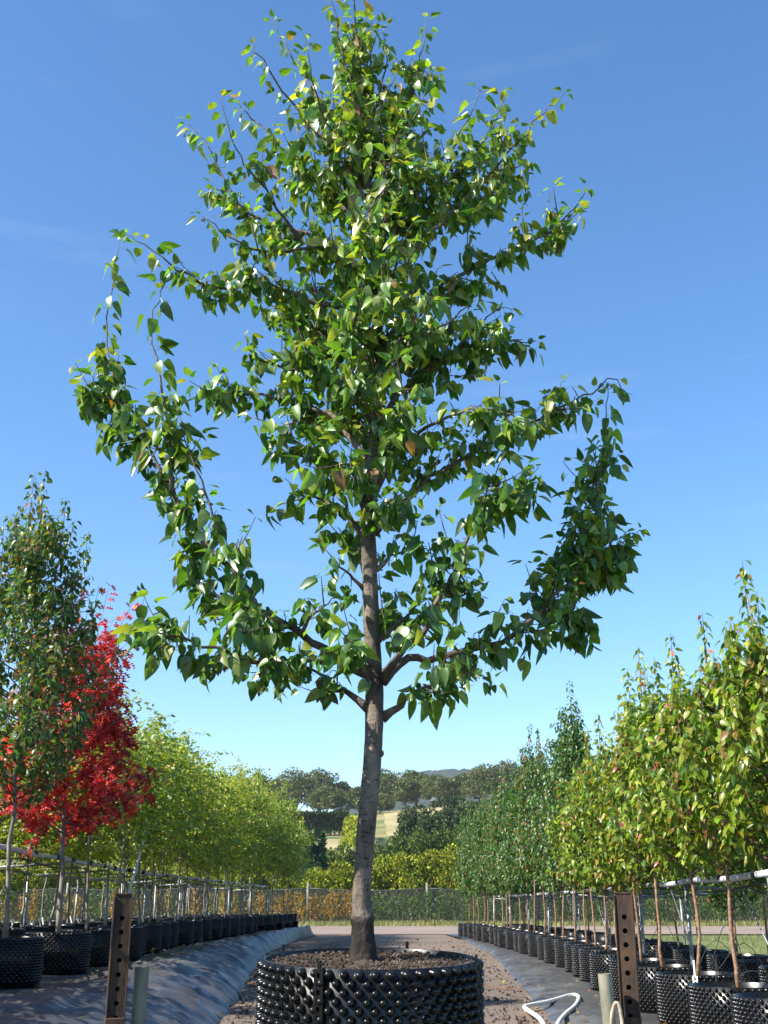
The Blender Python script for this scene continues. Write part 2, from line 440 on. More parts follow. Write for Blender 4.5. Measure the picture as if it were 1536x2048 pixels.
def shoot_leaves(Lv, path, spacing, size, cols, w, out=1.0, down=0.5, fwd=0.35, start=0.0, jitter=0.3, k=1, rolls=0.5, jit=0.18):
    sl = seglen(path); Ltot = sl[-1]
    n = int(max(0, Ltot * (1 - start)) / spacing)
    if n < 1: return
    t = Ltot * start + (np.arange(n) + rng.uniform(0, 1, n)) * (Ltot * (1 - start) / n)
    O = np.stack([np.interp(t, sl, path[:, i]) for i in range(3)], -1)
    i = np.clip(np.searchsorted(sl, t) - 1, 0, len(path) - 2)
    T = unit(path[i + 1] - path[i])
    a = np.arange(n) * 2.4 + rng.uniform(0, 6.28) + rng.normal(0, 0.5, n)
    ref = np.where(np.abs(T[:, 2:3]) > 0.8, np.array([[1.0, 0.2, 0]]), np.array([[0, 0, 1.0]]))
    u = unit(np.cross(T, ref)); v = np.cross(T, u)
    o = u * np.cos(a)[:, None] + v * np.sin(a)[:, None]
    d = o * out + T * fwd + np.array([0, 0, -1.0]) * (down * rng.uniform(0.4, 1.5, n))[:, None] + rng.normal(0, jitter, (n, 3))
    Lv.put(O, d, rng.uniform(size[0], size[1], n), palette(n, cols, w, jit), k=k, rolls=rolls)

# ================================================================== THE SETTING
def terrain(x, y):
    z = np.interp(y, [0, 104, 130, 160, 220, 262, 330, 420, 700], [0, 0, 3.6, 8.0, 13.2, 19.6, 24.5, 24.0, 12.0])
    k = np.clip((y - 110) / 120, 0, 1)
    return z + k * (1.2 * np.sin(x * 0.035 + 0.6) + 0.8 * np.sin(x * 0.09 + y * 0.02) + 0.012 * np.clip(x, -150, 150)) - 0.012 * (y < 100)
def grid_mesh(name, xs, ys, zf, material, smooth=True):
    X, Y = np.meshgrid(xs, ys)
    V = np.stack([X, Y, zf(X, Y)], -1).reshape(-1, 3)
    nx, ny = len(xs), len(ys)
    i, j = np.meshgrid(np.arange(ny - 1), np.arange(nx - 1), indexing='ij')
    F = np.stack([i * nx + j, i * nx + j + 1, (i + 1) * nx + j + 1, (i + 1) * nx + j], -1).reshape(-1, 4)
    b = MB(); b.add(V, F)
    return b.build(name, material, smooth=smooth)
ys = np.unique(np.concatenate([np.linspace(-60, 100, 12), np.linspace(100, 440, 60), np.linspace(440, 700, 8), [1500, 6000]]))
xs = np.unique(np.concatenate([np.linspace(-150, 150, 61), [-5000, -1500, -600, -300, 300, 600, 1500, 5000]]))
def zt(X, Y):
    return np.where(Y > 700, 12.0, terrain(X, Y))
g = grid_mesh('ground', xs, ys, zt, M['grassland']); tag(g, 'pale grassy ground running back to the hills', 'ground', kind='structure')
# fields on the rise
def field(name, px0, px1, y0, y1, material, lab):
    X0, X1 = (px0 - 735) / 2452, (px1 - 735) / 2452
    n, m_ = 16, 12
    V = []
    for Y in np.linspace(y0, y1, m_):
        for s in np.linspace(0, 1, n):
            x = (X0 * (1 - s) + X1 * s) * (y0 + y1) / 2 * (0.97 + 0.05 * math.sin(Y * 0.3))
            V.append([x, Y, float(terrain(x, Y)) + 0.06])
    i, j = np.meshgrid(np.arange(m_ - 1), np.arange(n - 1), indexing='ij')
    F = np.stack([i * n + j, i * n + j + 1, (i + 1) * n + j + 1, (i + 1) * n + j], -1).reshape(-1, 4)
    b = MB(); b.add(np.array(V), F); o = b.build(name, material); tag(o, lab, 'field', kind='structure')
field('dry_field', 560, 760, 140, 196, M['dryfield'], 'pale dry paddock below the dark clipped hedge')
field('dry_field', 770, 930, 215, 300, M['dryfield'], 'tan hillside paddock right of the pear trunk')
field('green_field', 500, 730, 230, 262, M['greenfield'], 'green strip of field above the dark clipped hedge')
field('green_field', 540, 700, 198, 214, M['greenfield'], 'narrow green strip of field under the dark clipped hedge')

yk = [-10, 6, 11, 14, 20, 28, 40, 46]
def xfootL(y): return np.interp(y, yk, [-1.05, -1.1, -1.3, -1.47, -1.85, -2.3, -2.2, -1.9])
def xfootR(y): return np.interp(y, yk, [1.3, 1.4, 1.7, 1.86, 2.3, 2.8, 3.0, 2.95])
def xrowL(y): return np.interp(y, [0, 10, 13.8, 22, 33, 43, 60], [-3.2, -3.3, -3.45, -3.8, -3.4, -2.75, -2.2])
def xrowR(y): return np.interp(y, [0, 8.2, 9.3, 13.6, 19.2, 25, 33, 41], [2.7, 2.72, 2.75, 3.02, 3.45, 3.6, 3.6, 3.4])
# gravel path between the beds, a sheet above the ground
pys = np.linspace(-12, 64, 150)
def path_sheet():
    V, F = [], []
    n = 14
    for Y in pys:
        a, b_ = xfootL(Y) - 1.2, xfootR(Y) + 1.2
        if Y > 41: a -= (Y - 41) * 0.9; b_ += (Y - 41) * 0.9
        for s in np.linspace(0, 1, n):
            x = a * (1 - s) + b_ * s
            V.append([x, Y, 0.004 + 0.012 * mnoise.noise((x * 1.3, Y * 0.5, 2.0))])
    m_ = len(pys)
    i, j = np.meshgrid(np.arange(m_ - 1), np.arange(n - 1), indexing='ij')
    F = np.stack([i * n + j, i * n + j + 1, (i + 1) * n + j + 1, (i + 1) * n + j], -1).reshape(-1, 4)
    b = MB(); b.add(np.array(V) + [0, 0, 0.014], F)
    tag(b.build('gravel_path', M['gravel']), 'gravel path between the two rows of potted trees', 'path', kind='structure')
path_sheet()
grid = grid_mesh('dirt_road', np.linspace(-90, 120, 40), np.linspace(45.5, 62, 10), lambda X, Y: 0.034 + 0.02 * np.sin(X * 0.3) * 0.3 + 0 * Y, M['road'])
tag(grid, 'pinkish dirt road crossing behind the rows', 'road', kind='structure')

# plastic-covered beds
def fold_noise(x, y):
    w = 0.0
    w += 0.030 * mnoise.noise((x * 1.2 + 3, y * 0.9, 1.7))
    r = 1 - abs(mnoise.noise((x * 0.9 + y * 0.35, y * 1.9 - x * 0.8, 5.1)))
    w += 0.055 * (max(0, r - 0.72) / 0.28) ** 1.5
    r = 1 - abs(mnoise.noise((x * 1.7 - y * 0.2, y * 3.7 + x * 1.4, 9.1)))
    w += 0.034 * (max(0, r - 0.78) / 0.22) ** 1.5
    return w
def bed(name, side, lab):
    ss = np.concatenate([np.linspace(0, 1, 30), np.linspace(1, 4.5, 34)[1:], ])
    yy = np.concatenate([np.arange(-8, 8, 0.4), np.arange(8, 26, 0.09), np.arange(26, 45.2, 0.25)])
    V = []
    zt_ = 0.30 if side < 0 else 0.05
    for Y in yy:
        f = xfootL(Y) if side < 0 else xfootR(Y)
        c = (xrowL(Y) + 0.62) if side < 0 else (xrowR(Y) - 0.55)
        end = min(1, max(0.0, (45.2 - Y) / 1.2))
        f = f + 0.06 * mnoise.noise((Y * 0.8, 1, side)) + 0.03 * mnoise.noise((Y * 3.1, 4, side))
        for s in ss:
            if s <= 1:
                x = f + (c - f) * s
                z = zt_ * (math.sin(min(1, s * 1.05) * math.pi / 2) ** 0.9) + (0.06 * math.sin(s * math.pi) if side < 0 else 0.0)
                amp = min(1, s * 6) * (1.0 if side < 0 else 0.45)
            else:
                x = c + side * (s - 1) * 1.35
                z = zt_
                amp = (0.55 if side < 0 else 0.35) * (1 if s < 1.15 else 0.35)
            z = z * end + amp * end * fold_noise(x, Y) + 0.022
            V.append([x, Y, z])
        # skirt edge goes into the ground
    V = np.array(V); n, m_ = len(ss), len(yy)
    V.reshape(m_, n, 3)[:, 0, 2] = 0.0
    i, j = np.meshgrid(np.arange(m_ - 1), np.arange(n - 1), indexing='ij')
    F = np.stack([i * n + j, i * n + j + 1, (i + 1) * n + j + 1, (i + 1) * n + j], -1).reshape(-1, 4)
    if side < 0: F = F[:, ::-1]
    b = MB(); b.add(V, F)
    tag(b.build(name, M['sheet']), lab, 'plastic sheet', kind='structure')
bed('plastic_bed_left', -1, 'raised bed wrapped in wrinkled grey-black plastic sheet left of the path')
bed('plastic_bed_right', 1, 'low bed under dark plastic sheet right of the path')

# far ridge
def ridge():
    xs_ = np.linspace(-900, 1100, 260); ys_ = np.linspace(1150, 1750, 40)
    def zf(X, Y):
        prof = np.interp(X, [-900, -300, -60, 20, 60, 110, 170, 300, 600, 1100], [60, 80, 100, 138, 158, 162, 158, 140, 120, 80])
        s = np.sin(np.clip((Y - 1150) / 420, 0, 1) * np.pi / 2)
        Z = prof * s
        tex = np.array([[5.5 * mnoise.noise((x * 0.06, y * 0.05, 0.3)) + 3.0 * mnoise.noise((x * 0.17, y * 0.1, 4.3)) for x, y in zip(rx, ry)] for rx, ry in zip(X, Y)])
        return 8 + Z + tex * s
    o = grid_mesh('hills', xs_, ys_, zf, M['hill']); tag(o, 'distant wooded blue-green ridge on the skyline', 'hill', kind='structure')
ridge()

# ================================================================== POTS
def pot_mesh(name, r, h, pitch, rowh, stud, sides, proud, taper=0.0):
    """black air-pruning pot: thin wall covered in staggered studs"""
    b = MB()
    ns = max(24, int(2 * math.pi * r / pitch))
    b.lathe([(r - 0.005, h * 0.5), (r - 0.005, h - 0.001), (r - 0.003, h + 0.001), (r, h), (r, 0.0), (r - 0.02, 0.0), (0.001, 0.0)], sides=max(48, ns))
    ang = np.linspace(0, 2 * np.pi, sides, endpoint=False)
    rings = [(1.0, -0.002), (0.72, proud * 0.55), (0.50, proud * 0.9), (0.22, proud)]
    V = np.array([[math.cos(a) * stud * k, z, math.sin(a) * stud * k * 0.95] for k, z in rings for a in ang])
    n = len(rings)
    F = []
    for i in range(n - 1):
        for j in range(sides):
            F.append([i * sides + j, (i + 1) * sides + j, (i + 1) * sides + (j + 1) % sides, i * sides + (j + 1) % sides])
    F = np.array([[f[0], f[1], f[2]] for f in F] + [[f[0], f[2], f[3]] for f in F] +
                 [[(n - 1) * sides, (n - 1) * sides + j + 1, (n - 1) * sides + j] for j in range(1, sides - 1)])[:, ::-1]
    O, Ms = [], []
    rows = int((h - 0.03) / rowh)
    for i in range(rows):
        z = h - stud * 0.95 - i * rowh
        for j in range(ns):
            a = (j + 0.5 * (i % 2)) / ns * 2 * math.pi
            O.append([math.cos(a) * r, math.sin(a) * r, z])
            Ms.append([[-math.sin(a), math.cos(a), 0], [math.cos(a), math.sin(a), 0], [0, 0, 1]])
    Ms = np.array(Ms).transpose(0, 2, 1)
    b.inst((V, F), Ms, np.array(O))
    if sides > 8:                                          # the inward dimples between the studs show along the inner rim
        O2 = np.array([[math.cos((j + 0.5 * (i + 1)) / ns * 2 * math.pi) * (r - 0.004), math.sin((j + 0.5 * (i + 1)) / ns * 2 * math.pi) * (r - 0.004), h - stud * 0.95 - i * rowh] for i in range(2) for j in range(ns)])
        A2 = np.arctan2(O2[:, 1], O2[:, 0]) + math.pi
        M2 = np.array([[[-math.sin(a), math.cos(a), 0], [math.cos(a), math.sin(a), 0], [0, 0, 1]] for a in A2]).transpose(0, 2, 1) * 0.8
        b.inst((V, F), M2, O2)
    return b.mesh(name, M['pot'])
POT_R, POT_H = 0.355, 0.43
POT_SMALL = pot_mesh('row_pot', POT_R, POT_H, 0.052, 0.026, 0.0185, 6, 0.017)
def soil_mesh(name, r, seed, amp=0.02, rings=9, seg=30):
    V = [[0, 0, amp * mnoise.noise((seed, 0, 0))]]
    for i in range(1, rings + 1):
        for j in range(seg):
            a = j / seg * 2 * math.pi; rr = r * i / rings
            x, y = rr * math.cos(a), rr * math.sin(a)
            V.append([x, y, amp * mnoise.noise((x * 9, y * 9, seed)) + 0.5 * amp * mnoise.noise((x * 25, y * 25, seed))])
    F = [[0, 1 + j, 1 + (j + 1) % seg] for j in range(seg)]
    for i in range(rings - 1):
        for j in range(seg):
            a = 1 + i * seg + j; b_ = 1 + i * seg + (j + 1) % seg
            F.append([a, a + seg, b_ + seg, b_])
    b = MB(); b.add(np.array(V), F)
    return b
SOIL_SMALL = soil_mesh('s', POT_R - 0.012, 3.1, 0.02).mesh('soil', M['soil'])

# ================================================================== MAIN PEAR TREE
TY = 4.8                                       # distance of the trunk
trunk_px = [(728, 1930, 62), (727, 1895, 53), (726, 1862, 47), (725, 1838, 44), (723, 1815, 38), (724, 1770, 37), (729, 1700, 37), (735, 1630, 37), (741, 1570, 37), (745, 1520, 35), (748, 1465, 36), (749, 1430, 38),
            (749, 1370, 36), (747, 1340, 36), (745, 1290, 33), (742, 1210, 32), (739, 1130, 30), (736, 1060, 31), (739, 1000, 28), (746, 930, 24), (752, 850, 21), (755, 760, 19), (757, 660, 17), (750, 560, 14), (743, 460, 12), (735, 350, 9.5), (724, 220, 7), (715, 110, 5), (710, 30, 3.5), (708, -20, 2.2)]
tp, tr = [], []
for (x, y, w) in trunk_px:
    p = P(x, y, TY + 0.02 * math.sin(y * 0.011)); tp.append(p); tr.append(w / 2 / pxm(p))
tp, tr = np.array(tp), np.array(tr)
POTC = P(740, 1915, TY); POTC[1] = TY
MR = 220 / pxm(POTC)
MAIN_H = 0.56
TILT = R(3.2)
rim_z = POTC[2]
root = empty('potted_pear_tree', (POTC[0], TY, rim_z - MAIN_H * math.cos(TILT)))
tag(root, 'tall glossy-leaved pear tree in a large black studded pot, centre of the picture', 'tree')
off = np.array(root.location)
def rel(p): return np.asarray(p) - off

def closest_trunk(py):
    yy = np.array([t[1] for t in trunk_px], float)[::-1]
    return np.array([np.interp(py, yy, tp[::-1, i]) for i in range(3)])
LB = Leaves()
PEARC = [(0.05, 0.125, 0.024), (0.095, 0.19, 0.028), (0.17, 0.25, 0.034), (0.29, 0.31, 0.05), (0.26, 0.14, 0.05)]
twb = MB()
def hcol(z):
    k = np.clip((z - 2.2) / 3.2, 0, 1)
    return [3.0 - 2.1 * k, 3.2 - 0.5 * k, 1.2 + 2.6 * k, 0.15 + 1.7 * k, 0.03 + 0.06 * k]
def lsize(z):
    k = min(1.0, max(0.0, (z - 2.6) / 2.4)); return (0.038 - 0.004 * k, 0.066 - 0.008 * k)
def spur(p, tdir, n, w, pw=1.0):
    """a short spur that ends in a rosette of hanging leaves"""
    d = unit(unit(rng.normal(0, 1, 3)) * 0.9 + tdir * 0.4 + np.array([0, 0, 0.35]))
    ln = rng.uniform(0.015, 0.10) * pw
    q = p + d * ln
    twb.tube(np.array([p, p + d * ln * 0.5 + [0, 0, 0.004], q]) - off, [0.0028, 0.0022, 0.0016], 4, cap=False)
    a = np.arange(n) * 2.4 + rng.uniform(0, 6.28)
    o = np.stack([np.cos(a), np.sin(a), np.zeros(n)], -1)
    dd = o * rng.uniform(0.35, 1.0, (n, 1)) + d * 0.25 + np.array([0, 0, -1.0]) * rng.uniform(0.25, 1.5, (n, 1)) + rng.normal(0, 0.15, (n, 3))
    s0, s1 = lsize(q[2])
    O = q + d * rng.uniform(-0.02, 0.01, (n, 1))
    LB.put(O, dd, rng.uniform(s0, s1, n), palette(n, PEARC, w), k=5, rolls=0.6)
def dress(path, dens=1.0, bare=0.25, tipfree=0.3, rad0=0.012, mesh=None, side=True, depth=0):
    """spurs, side shoots and tip leaves along a branch"""
    sl = seglen(path); Lt = sl[-1]
    step = (0.0200 - 0.0045 * min(1, max(0, (path[0][2] - 2.8) / 2))) / dens
    t = bare * Lt
    while t < Lt - 0.02:
        p = np.array([np.interp(t, sl, path[:, i]) for i in range(3)])
        i = min(len(path) - 2, max(0, np.searchsorted(sl, t) - 1))
        td = unit(path[i + 1] - path[i])
        w = hcol(p[2])
        rem = Lt - t
        if rem < tipfree:
            n = 1
            s0, s1 = lsize(p[2])
            o = unit(np.cross(td, rng.normal(0, 1, 3)))
            dd = (o * 0.9 + td * 0.35 + np.array([0, 0, -0.55]) * rng.uniform(0.3, 1.6))[None] + rng.normal(0, 0.15, (1, 3))
            LB.put(p[None], dd, rng.uniform(s0, s1, 1), palette(1, PEARC, w), k=5, rolls=0.5)
            t += 0.024
        else:
            if side and depth == 0 and rng.random() < 0.32:
                ln = rng.uniform(0.10, 0.28)
                d = unit(unit(np.cross(td, rng.normal(0, 1, 3))) + td * 0.5 + np.array([0, 0, 0.55]))
                m1 = p + d * ln * 0.55; m2 = p + d * ln * 0.9 + np.array([0, 0, 0.12 * ln])
                pth = smooth_path([p, m1, m2], 6)
                twb.tube(pth - off, np.linspace(0.0038, 0.0015, 6), 4, cap=False)
                dress(pth, dens, 0.15, 0.12, depth=1)
            else:
                spur(p, td, int(rng.integers(3, 6)), w)
            t += step * rng.uniform(0.6, 1.5)
    n = 3
    td = unit(path[-1] - path[-2])
    s0, s1 = lsize(path[-1][2])
    LB.put(np.tile(path[-1] - td * 0.004, (n, 1)), td * 0.7 + unit(rng.normal(0, 1, (n, 3))) * 0.8, rng.uniform(s0 * 0.7, s1 * 0.8, n), palette(n, PEARC, hcol(path[-1][2])), k=5)

branches = []
def branch(px, k=0.0, curve=0.0, w0=14, w1=3, dens=1.0, bare=0.25, tipfree=0.25, start_on=None, Y0=None):
    """px: picture polyline; k: metres of depth gained per metre of sideways reach"""
    x0, y0 = px[0]
    base = P(x0, y0, TY if Y0 is None else Y0)
    pts = []
    Lc = np.concatenate([[0], np.cumsum([math.hypot(b[0] - a[0], b[1] - a[1]) for a, b in zip(px[:-1], px[1:])])])
    for (x, y), l in zip(px, Lc):
        dm = l / 430.0
        Y = (TY if Y0 is None else Y0) + k * dm + curve * dm * dm
        pts.append(P(x, y, Y))
    path = smooth_path(np.array(pts), max(10, int(Lc[-1] / 22)))
    path[2:-1] += rng.normal(0, 0.006, path[2:-1].shape)
    r0, r1 = w0 / 2 / pxm(path[0]), w1 / 2 / pxm(path[-1])
    f = np.linspace(0, 1, len(path))
    rad = r0 * 0.80 * (1 - f) ** 1.25 + r1 * 0.6
    rad[:3] *= [1.6, 1.22, 1.05]
    branches.append((path, rad))
    dress(path, dens, bare, tipfree)
    return path
# left side, low to high
branch([(738, 1418), (690, 1380), (645, 1350), (600, 1332), (562, 1345)], 0.25, w0=15, dens=0.9, bare=0.28)
branch([(735, 1345), (665, 1306), (605, 1272), (555, 1240), (508, 1200), (482, 1150), (455, 1110), (432, 1040), (402, 960), (372, 880), (358, 818)], -0.25, 0.1, w0=23, w1=2.5, dens=0.6, bare=0.24, tipfree=0.60)
branch([(500, 1190), (455, 1130), (405, 1085), (380, 1040), (350, 1000), (322, 950), (288, 880), (240, 805), (222, 735), (214, 640), (228, 555), (238, 485)], 0.15, w0=14, w1=2.5, dens=0.75, bare=0.03, tipfree=0.72, Y0=TY - 0.12)
branch([(345, 985), (338, 880), (330, 800), (312, 720), (306, 670), (318, 600), (322, 560)], -0.2, w0=8, w1=2.5, dens=0.8, bare=0.05, tipfree=0.6, Y0=TY - 0.05)
branch([(300, 890), (255, 870), (225, 830), (195, 790), (190, 740)], 0.3, w0=6, w1=2, dens=1.0, bare=0.1, tipfree=0.1, Y0=TY + 0.05)
branch([(735, 1350), (640, 1318), (530, 1325), (470, 1310), (400, 1290), (340, 1272), (290, 1255), (258, 1262)], -0.45, w0=15, w1=3, dens=0.95, bare=0.3, tipfree=0.15)
branch([(520, 1220), (470, 1215), (420, 1175), (385, 1120)], 0.4, w0=8, dens=1.0, bare=0.1, tipfree=0.1, Y0=TY - 0.1)
branch([(560, 1245), (520, 1235), (470, 1235), (420, 1240)], -0.3, w0=7, dens=0.9, bare=0.1, tipfree=0.1, Y0=TY - 0.15)
branch([(600, 1270), (630, 1225), (660, 1205), (690, 1190)], -0.3, w0=7, dens=0.9, bare=0.15, tipfree=0.1, Y0=TY - 0.1)
branch([(728, 1178), (700, 1150), (670, 1125), (648, 1095)], -0.3, w0=7, dens=0.8, bare=0.3, tipfree=0.1)
branch([(730, 1075), (690, 1030), (640, 1000), (585, 1000), (540, 1018)], 0.3, w0=12, dens=0.75, bare=0.25, tipfree=0.15)
branch([(736, 1030), (700, 960), (650, 920), (590, 880), (540, 850), (505, 835)], -0.4, w0=13, dens=0.9, bare=0.25, tipfree=0.15)
branch([(745, 935), (690, 865), (640, 820), (565, 795), (490, 790), (435, 785), (402, 800)], 0.3, w0=15, dens=0.95, bare=0.2, tipfree=0.12)
branch([(752, 850), (690, 770), (640, 740), (560, 735), (505, 705), (492, 670)], -0.4, w0=14, dens=0.9, bare=0.2, tipfree=0.15)
branch([(755, 760), (680, 690), (600, 640), (540, 610), (500, 590)], 0.5, w0=12, dens=0.9, bare=0.2, tipfree=0.15)
branch([(756, 690), (690, 625), (600, 592), (530, 565), (450, 578), (395, 562), (340, 528), (290, 492), (248, 468)], -0.1, w0=14, w1=2.5, dens=0.85, bare=0.2, tipfree=0.45)
branch([(752, 600), (690, 525), (620, 470), (545, 450), (485, 415), (438, 335), (402, 275), (378, 245)], 0.2, w0=12, w1=2.2, dens=0.75, bare=0.2, tipfree=0.55)
branch([(750, 570), (680, 500), (600, 500), (520, 500), (450, 470), (402, 432)], -0.3, w0=11, w1=2.2, dens=0.8, bare=0.2, tipfree=0.3)
branch([(600, 480), (550, 410), (500, 340), (465, 290), (440, 195)], -0.3, w0=7, w1=2, dens=0.6, bare=0.1, tipfree=0.45, Y0=TY - 0.1)
branch([(746, 500), (690, 420), (610, 345), (545, 275), (500, 230), (475, 200)], 0.3, w0=11, w1=2.2, dens=0.65, bare=0.2, tipfree=0.4)
branch([(740, 420), (690, 330), (620, 250), (560, 170), (520, 115), (503, 92)], -0.2, w0=10, w1=2, dens=0.6, bare=0.2, tipfree=0.5)
branch([(737, 375), (680, 270), (620, 170), (575, 100), (545, 42)], 0.2, w0=9, w1=2, dens=0.55, bare=0.2, tipfree=0.55)
branch([(728, 260), (700, 170), (680, 90), (668, 20), (664, -10)], -0.2, w0=7, w1=2, dens=0.6, bare=0.2, tipfree=0.4)
branch([(734, 330), (660, 260), (625, 160), (610, 70)], -0.4, w0=7, w1=2, dens=0.55, bare=0.2, tipfree=0.45)
# right side, low to high
branch([(764, 1436), (798, 1412), (828, 1388), (880, 1358), (940, 1342), (985, 1365)], -0.2, w0=18, dens=0.9, bare=0.3, tipfree=0.1)
branch([(764, 1362), (815, 1315), (872, 1318), (930, 1300), (1000, 1285), (1052, 1253), (1092, 1208), (1135, 1168), (1172, 1130), (1194, 1075), (1196, 980), (1206, 900), (1216, 830), (1216, 768)], 0.3, w0=20, w1=2.5, dens=0.75, bare=0.13, tipfree=0.42)
branch([(1084, 1225), (1112, 1238), (1140, 1256), (1165, 1262), (1180, 1275)], 0.3, w0=7, w1=3, dens=1.5, bare=0.4, tipfree=0.04, Y0=TY + 0.45)
branch([(1140, 1165), (1180, 1150), (1220, 1120), (1245, 1095)], -0.3, w0=7, w1=2.5, dens=1.3, bare=0.05, tipfree=0.05, Y0=TY + 0.5)
branch([(1150, 1155), (1135, 1110), (1120, 1080)], 0.3, w0=6, w1=2.5, dens=1.1, bare=0.05, tipfree=0.08, Y0=TY + 0.5)
branch([(1196, 1010), (1172, 960), (1165, 930)], 0.3, w0=5, w1=2, dens=1.0, bare=0.1, tipfree=0.1, Y0=TY + 0.6)
branch([(762, 1358), (805, 1305), (840, 1268), (870, 1215), (908, 1150), (932, 1085), (946, 1040), (970, 995), (992, 945), (1010, 905)], -0.35, w0=17, w1=3, dens=0.75, bare=0.22, tipfree=0.12)
branch([(890, 1180), (930, 1190), (965, 1175)], 0.2, w0=6, w1=2.5, dens=0.9, bare=0.2, tipfree=0.08, Y0=TY - 0.15)
branch([(750, 1290), (800, 1240), (830, 1215), (850, 1190)], 0.4, w0=8, dens=0.8, bare=0.25, tipfree=0.1)
branch([(752, 1140), (800, 1105), (840, 1095), (870, 1110)], -0.2, w0=8, dens=0.8, bare=0.3, tipfree=0.1)
branch([(748, 1065), (800, 1010), (850, 965), (905, 930), (980, 890), (1040, 860), (1090, 825), (1150, 800), (1200, 772), (1232, 758), (1246, 785)], 0.2, w0=15, w1=2.5, dens=0.8, bare=0.22, tipfree=0.3)
branch([(945, 1050), (990, 1005), (1030, 985), (1060, 990), (1075, 1010)], -0.1, w0=7, w1=2.5, dens=1.0, bare=0.15, tipfree=0.08, Y0=TY - 0.2)
branch([(748, 985), (800, 900), (860, 850), (930, 820), (1000, 820), (1060, 850)], -0.45, w0=13, dens=0.85, bare=0.25, tipfree=0.1)
branch([(755, 850), (820, 765), (890, 715), (970, 690), (1030, 680), (1070, 700)], 0.3, w0=13, dens=0.8, bare=0.25, tipfree=0.12)
branch([(900, 710), (950, 660), (990, 625), (1025, 620)], -0.2, w0=6, w1=2, dens=0.8, bare=0.2, tipfree=0.15, Y0=TY + 0.1)
branch([(757, 790), (830, 690), (900, 640), (950, 600)], -0.4, w0=11, dens=0.8, bare=0.25, tipfree=0.12)
branch([(757, 700), (820, 620), (900, 560), (980, 520), (1060, 490), (1120, 448), (1158, 400), (1172, 375)], 0.15, w0=13, w1=2.5, dens=0.75, bare=0.22, tipfree=0.25)
branch([(753, 610), (820, 510), (900, 430), (980, 345), (1040, 280), (1090, 225), (1130, 185)], -0.15, w0=12, w1=2.2, dens=0.65, bare=0.22, tipfree=0.35)
branch([(750, 560), (830, 470), (920, 420), (1000, 380), (1040, 350)], 0.4, w0=10, w1=2.2, dens=0.8, bare=0.2, tipfree=0.2)
branch([(748, 520), (830, 420), (910, 350), (970, 280), (1000, 215), (1005, 180)], 0.2, w0=11, w1=2.2, dens=0.7, bare=0.2, tipfree=0.35)
branch([(744, 470), (810, 390), (880, 320), (930, 250), (955, 180)], -0.3, w0=10, w1=2.2, dens=0.6, bare=0.2, tipfree=0.3)
branch([(736, 390), (790, 300), (822, 200), (842, 110), (852, 38)], 0.15, w0=10, w1=2, dens=0.75, bare=0.2, tipfree=0.35)
branch([(735, 350), (800, 270), (840, 210), (862, 140)], -0.3, w0=8, w1=2, dens=0.7, bare=0.2, tipfree=0.3)
branch([(726, 270), (760, 190), (772, 120), (768, 50)], 0.1, w0=7, w1=2, dens=0.5, bare=0.2, tipfree=0.4)
# towards and away from the viewer
for py, dx, dy, k in [(1330, -70, -70, -2.2), (1250, 60, -60, 2.2), (1130, -30, -90, 1.6), (1040, 60, -60, -2.0), (1000, -60, -110, -1.8), (960, 50, -120, 1.7), (900, -80, -120, 1.6), (880, 90, -90, -1.7), (820, -60, -120, -1.6), (800, 60, -140, 1.5),
                      (740, -110, -110, 1.3), (720, 110, -120, -1.3), (680, 20, -160, -1.3), (640, -80, -140, 1.1), (600, 70, -150, -1.1), (560, -50, -170, -1.0), (520, 60, -160, 1.0), (480, -100, -150, 0.8), (440, 60, -180, -0.8), (400, -30, -170, 0.7), (340, 40, -170, -0.5), (300, -30, -150, -0.5), (200, -10, -130, 0.3), (700, -120, -90, -1.0), (620, 120, -80, 1.0)]:
    b0 = np.interp(py, [t[1] for t in trunk_px][::-1], [t[0] for t in trunk_px][::-1])
    branch([(b0, py), (b0 + dx * 0.4, py + dy * 0.3), (b0 + dx * 0.8, py + dy * 0.7), (b0 + dx, py + dy)], k, w0=9, w1=2.5, dens=0.7, bare=0.2, tipfree=0.15)
# leaves on the leader itself
dress(tp[19:], 0.8, 0.05, 0.3)

# trunk in one piece; the bark changes at the graft
tb = MB()
tpath = smooth_path(tp, 170); tl = seglen(tp); ts_ = seglen(tpath) / seglen(tpath)[-1]
trad = np.interp(ts_, tl / tl[-1], tr)
graft_z = P(725, 1836, TY)[2]
trad = trad * (1 + 0.10 * np.exp(-((tpath[:, 2] - graft_z) / 0.022) ** 2))
tpath = np.vstack([tpath[0] - [0, 0, 0.07], tpath]); trad = np.concatenate([[trad[0] * 1.25], trad])
def bark_tube(mb, path, rad, sides, amp, fr):
    mb.tube(path, rad, sides)
    V = mb.v[-1].reshape(-1, 3); Tn = np.ones((len(V), 3))
    gz = graft_z - off[2]
    for i in range(len(path)):
        for j in range(sides):
            v = V[i * sides + j].copy(); d = v - path[i]
            m_ = 1 / (1 + math.exp(-(v[2] - gz - 0.012 * mnoise.noise(Vector(v * 40))) / 0.006))
            a_ = amp * m_ + 0.15 * (1 - m_)
            f_ = fr * m_ + 24 * (1 - m_)
            V[i * sides + j] = path[i] + d * (1 + a_ * mnoise.noise(Vector((v[0] * f_, v[1] * f_, v[2] * f_ * 0.5))) + a_ * 0.6 * mnoise.noise(Vector(v * f_ * 3)))
            Tn[i * sides + j] = m_
    mb.t[-1] = Tn
bark_tube(tb, tpath - off, trad, 30, 0.08, 9)
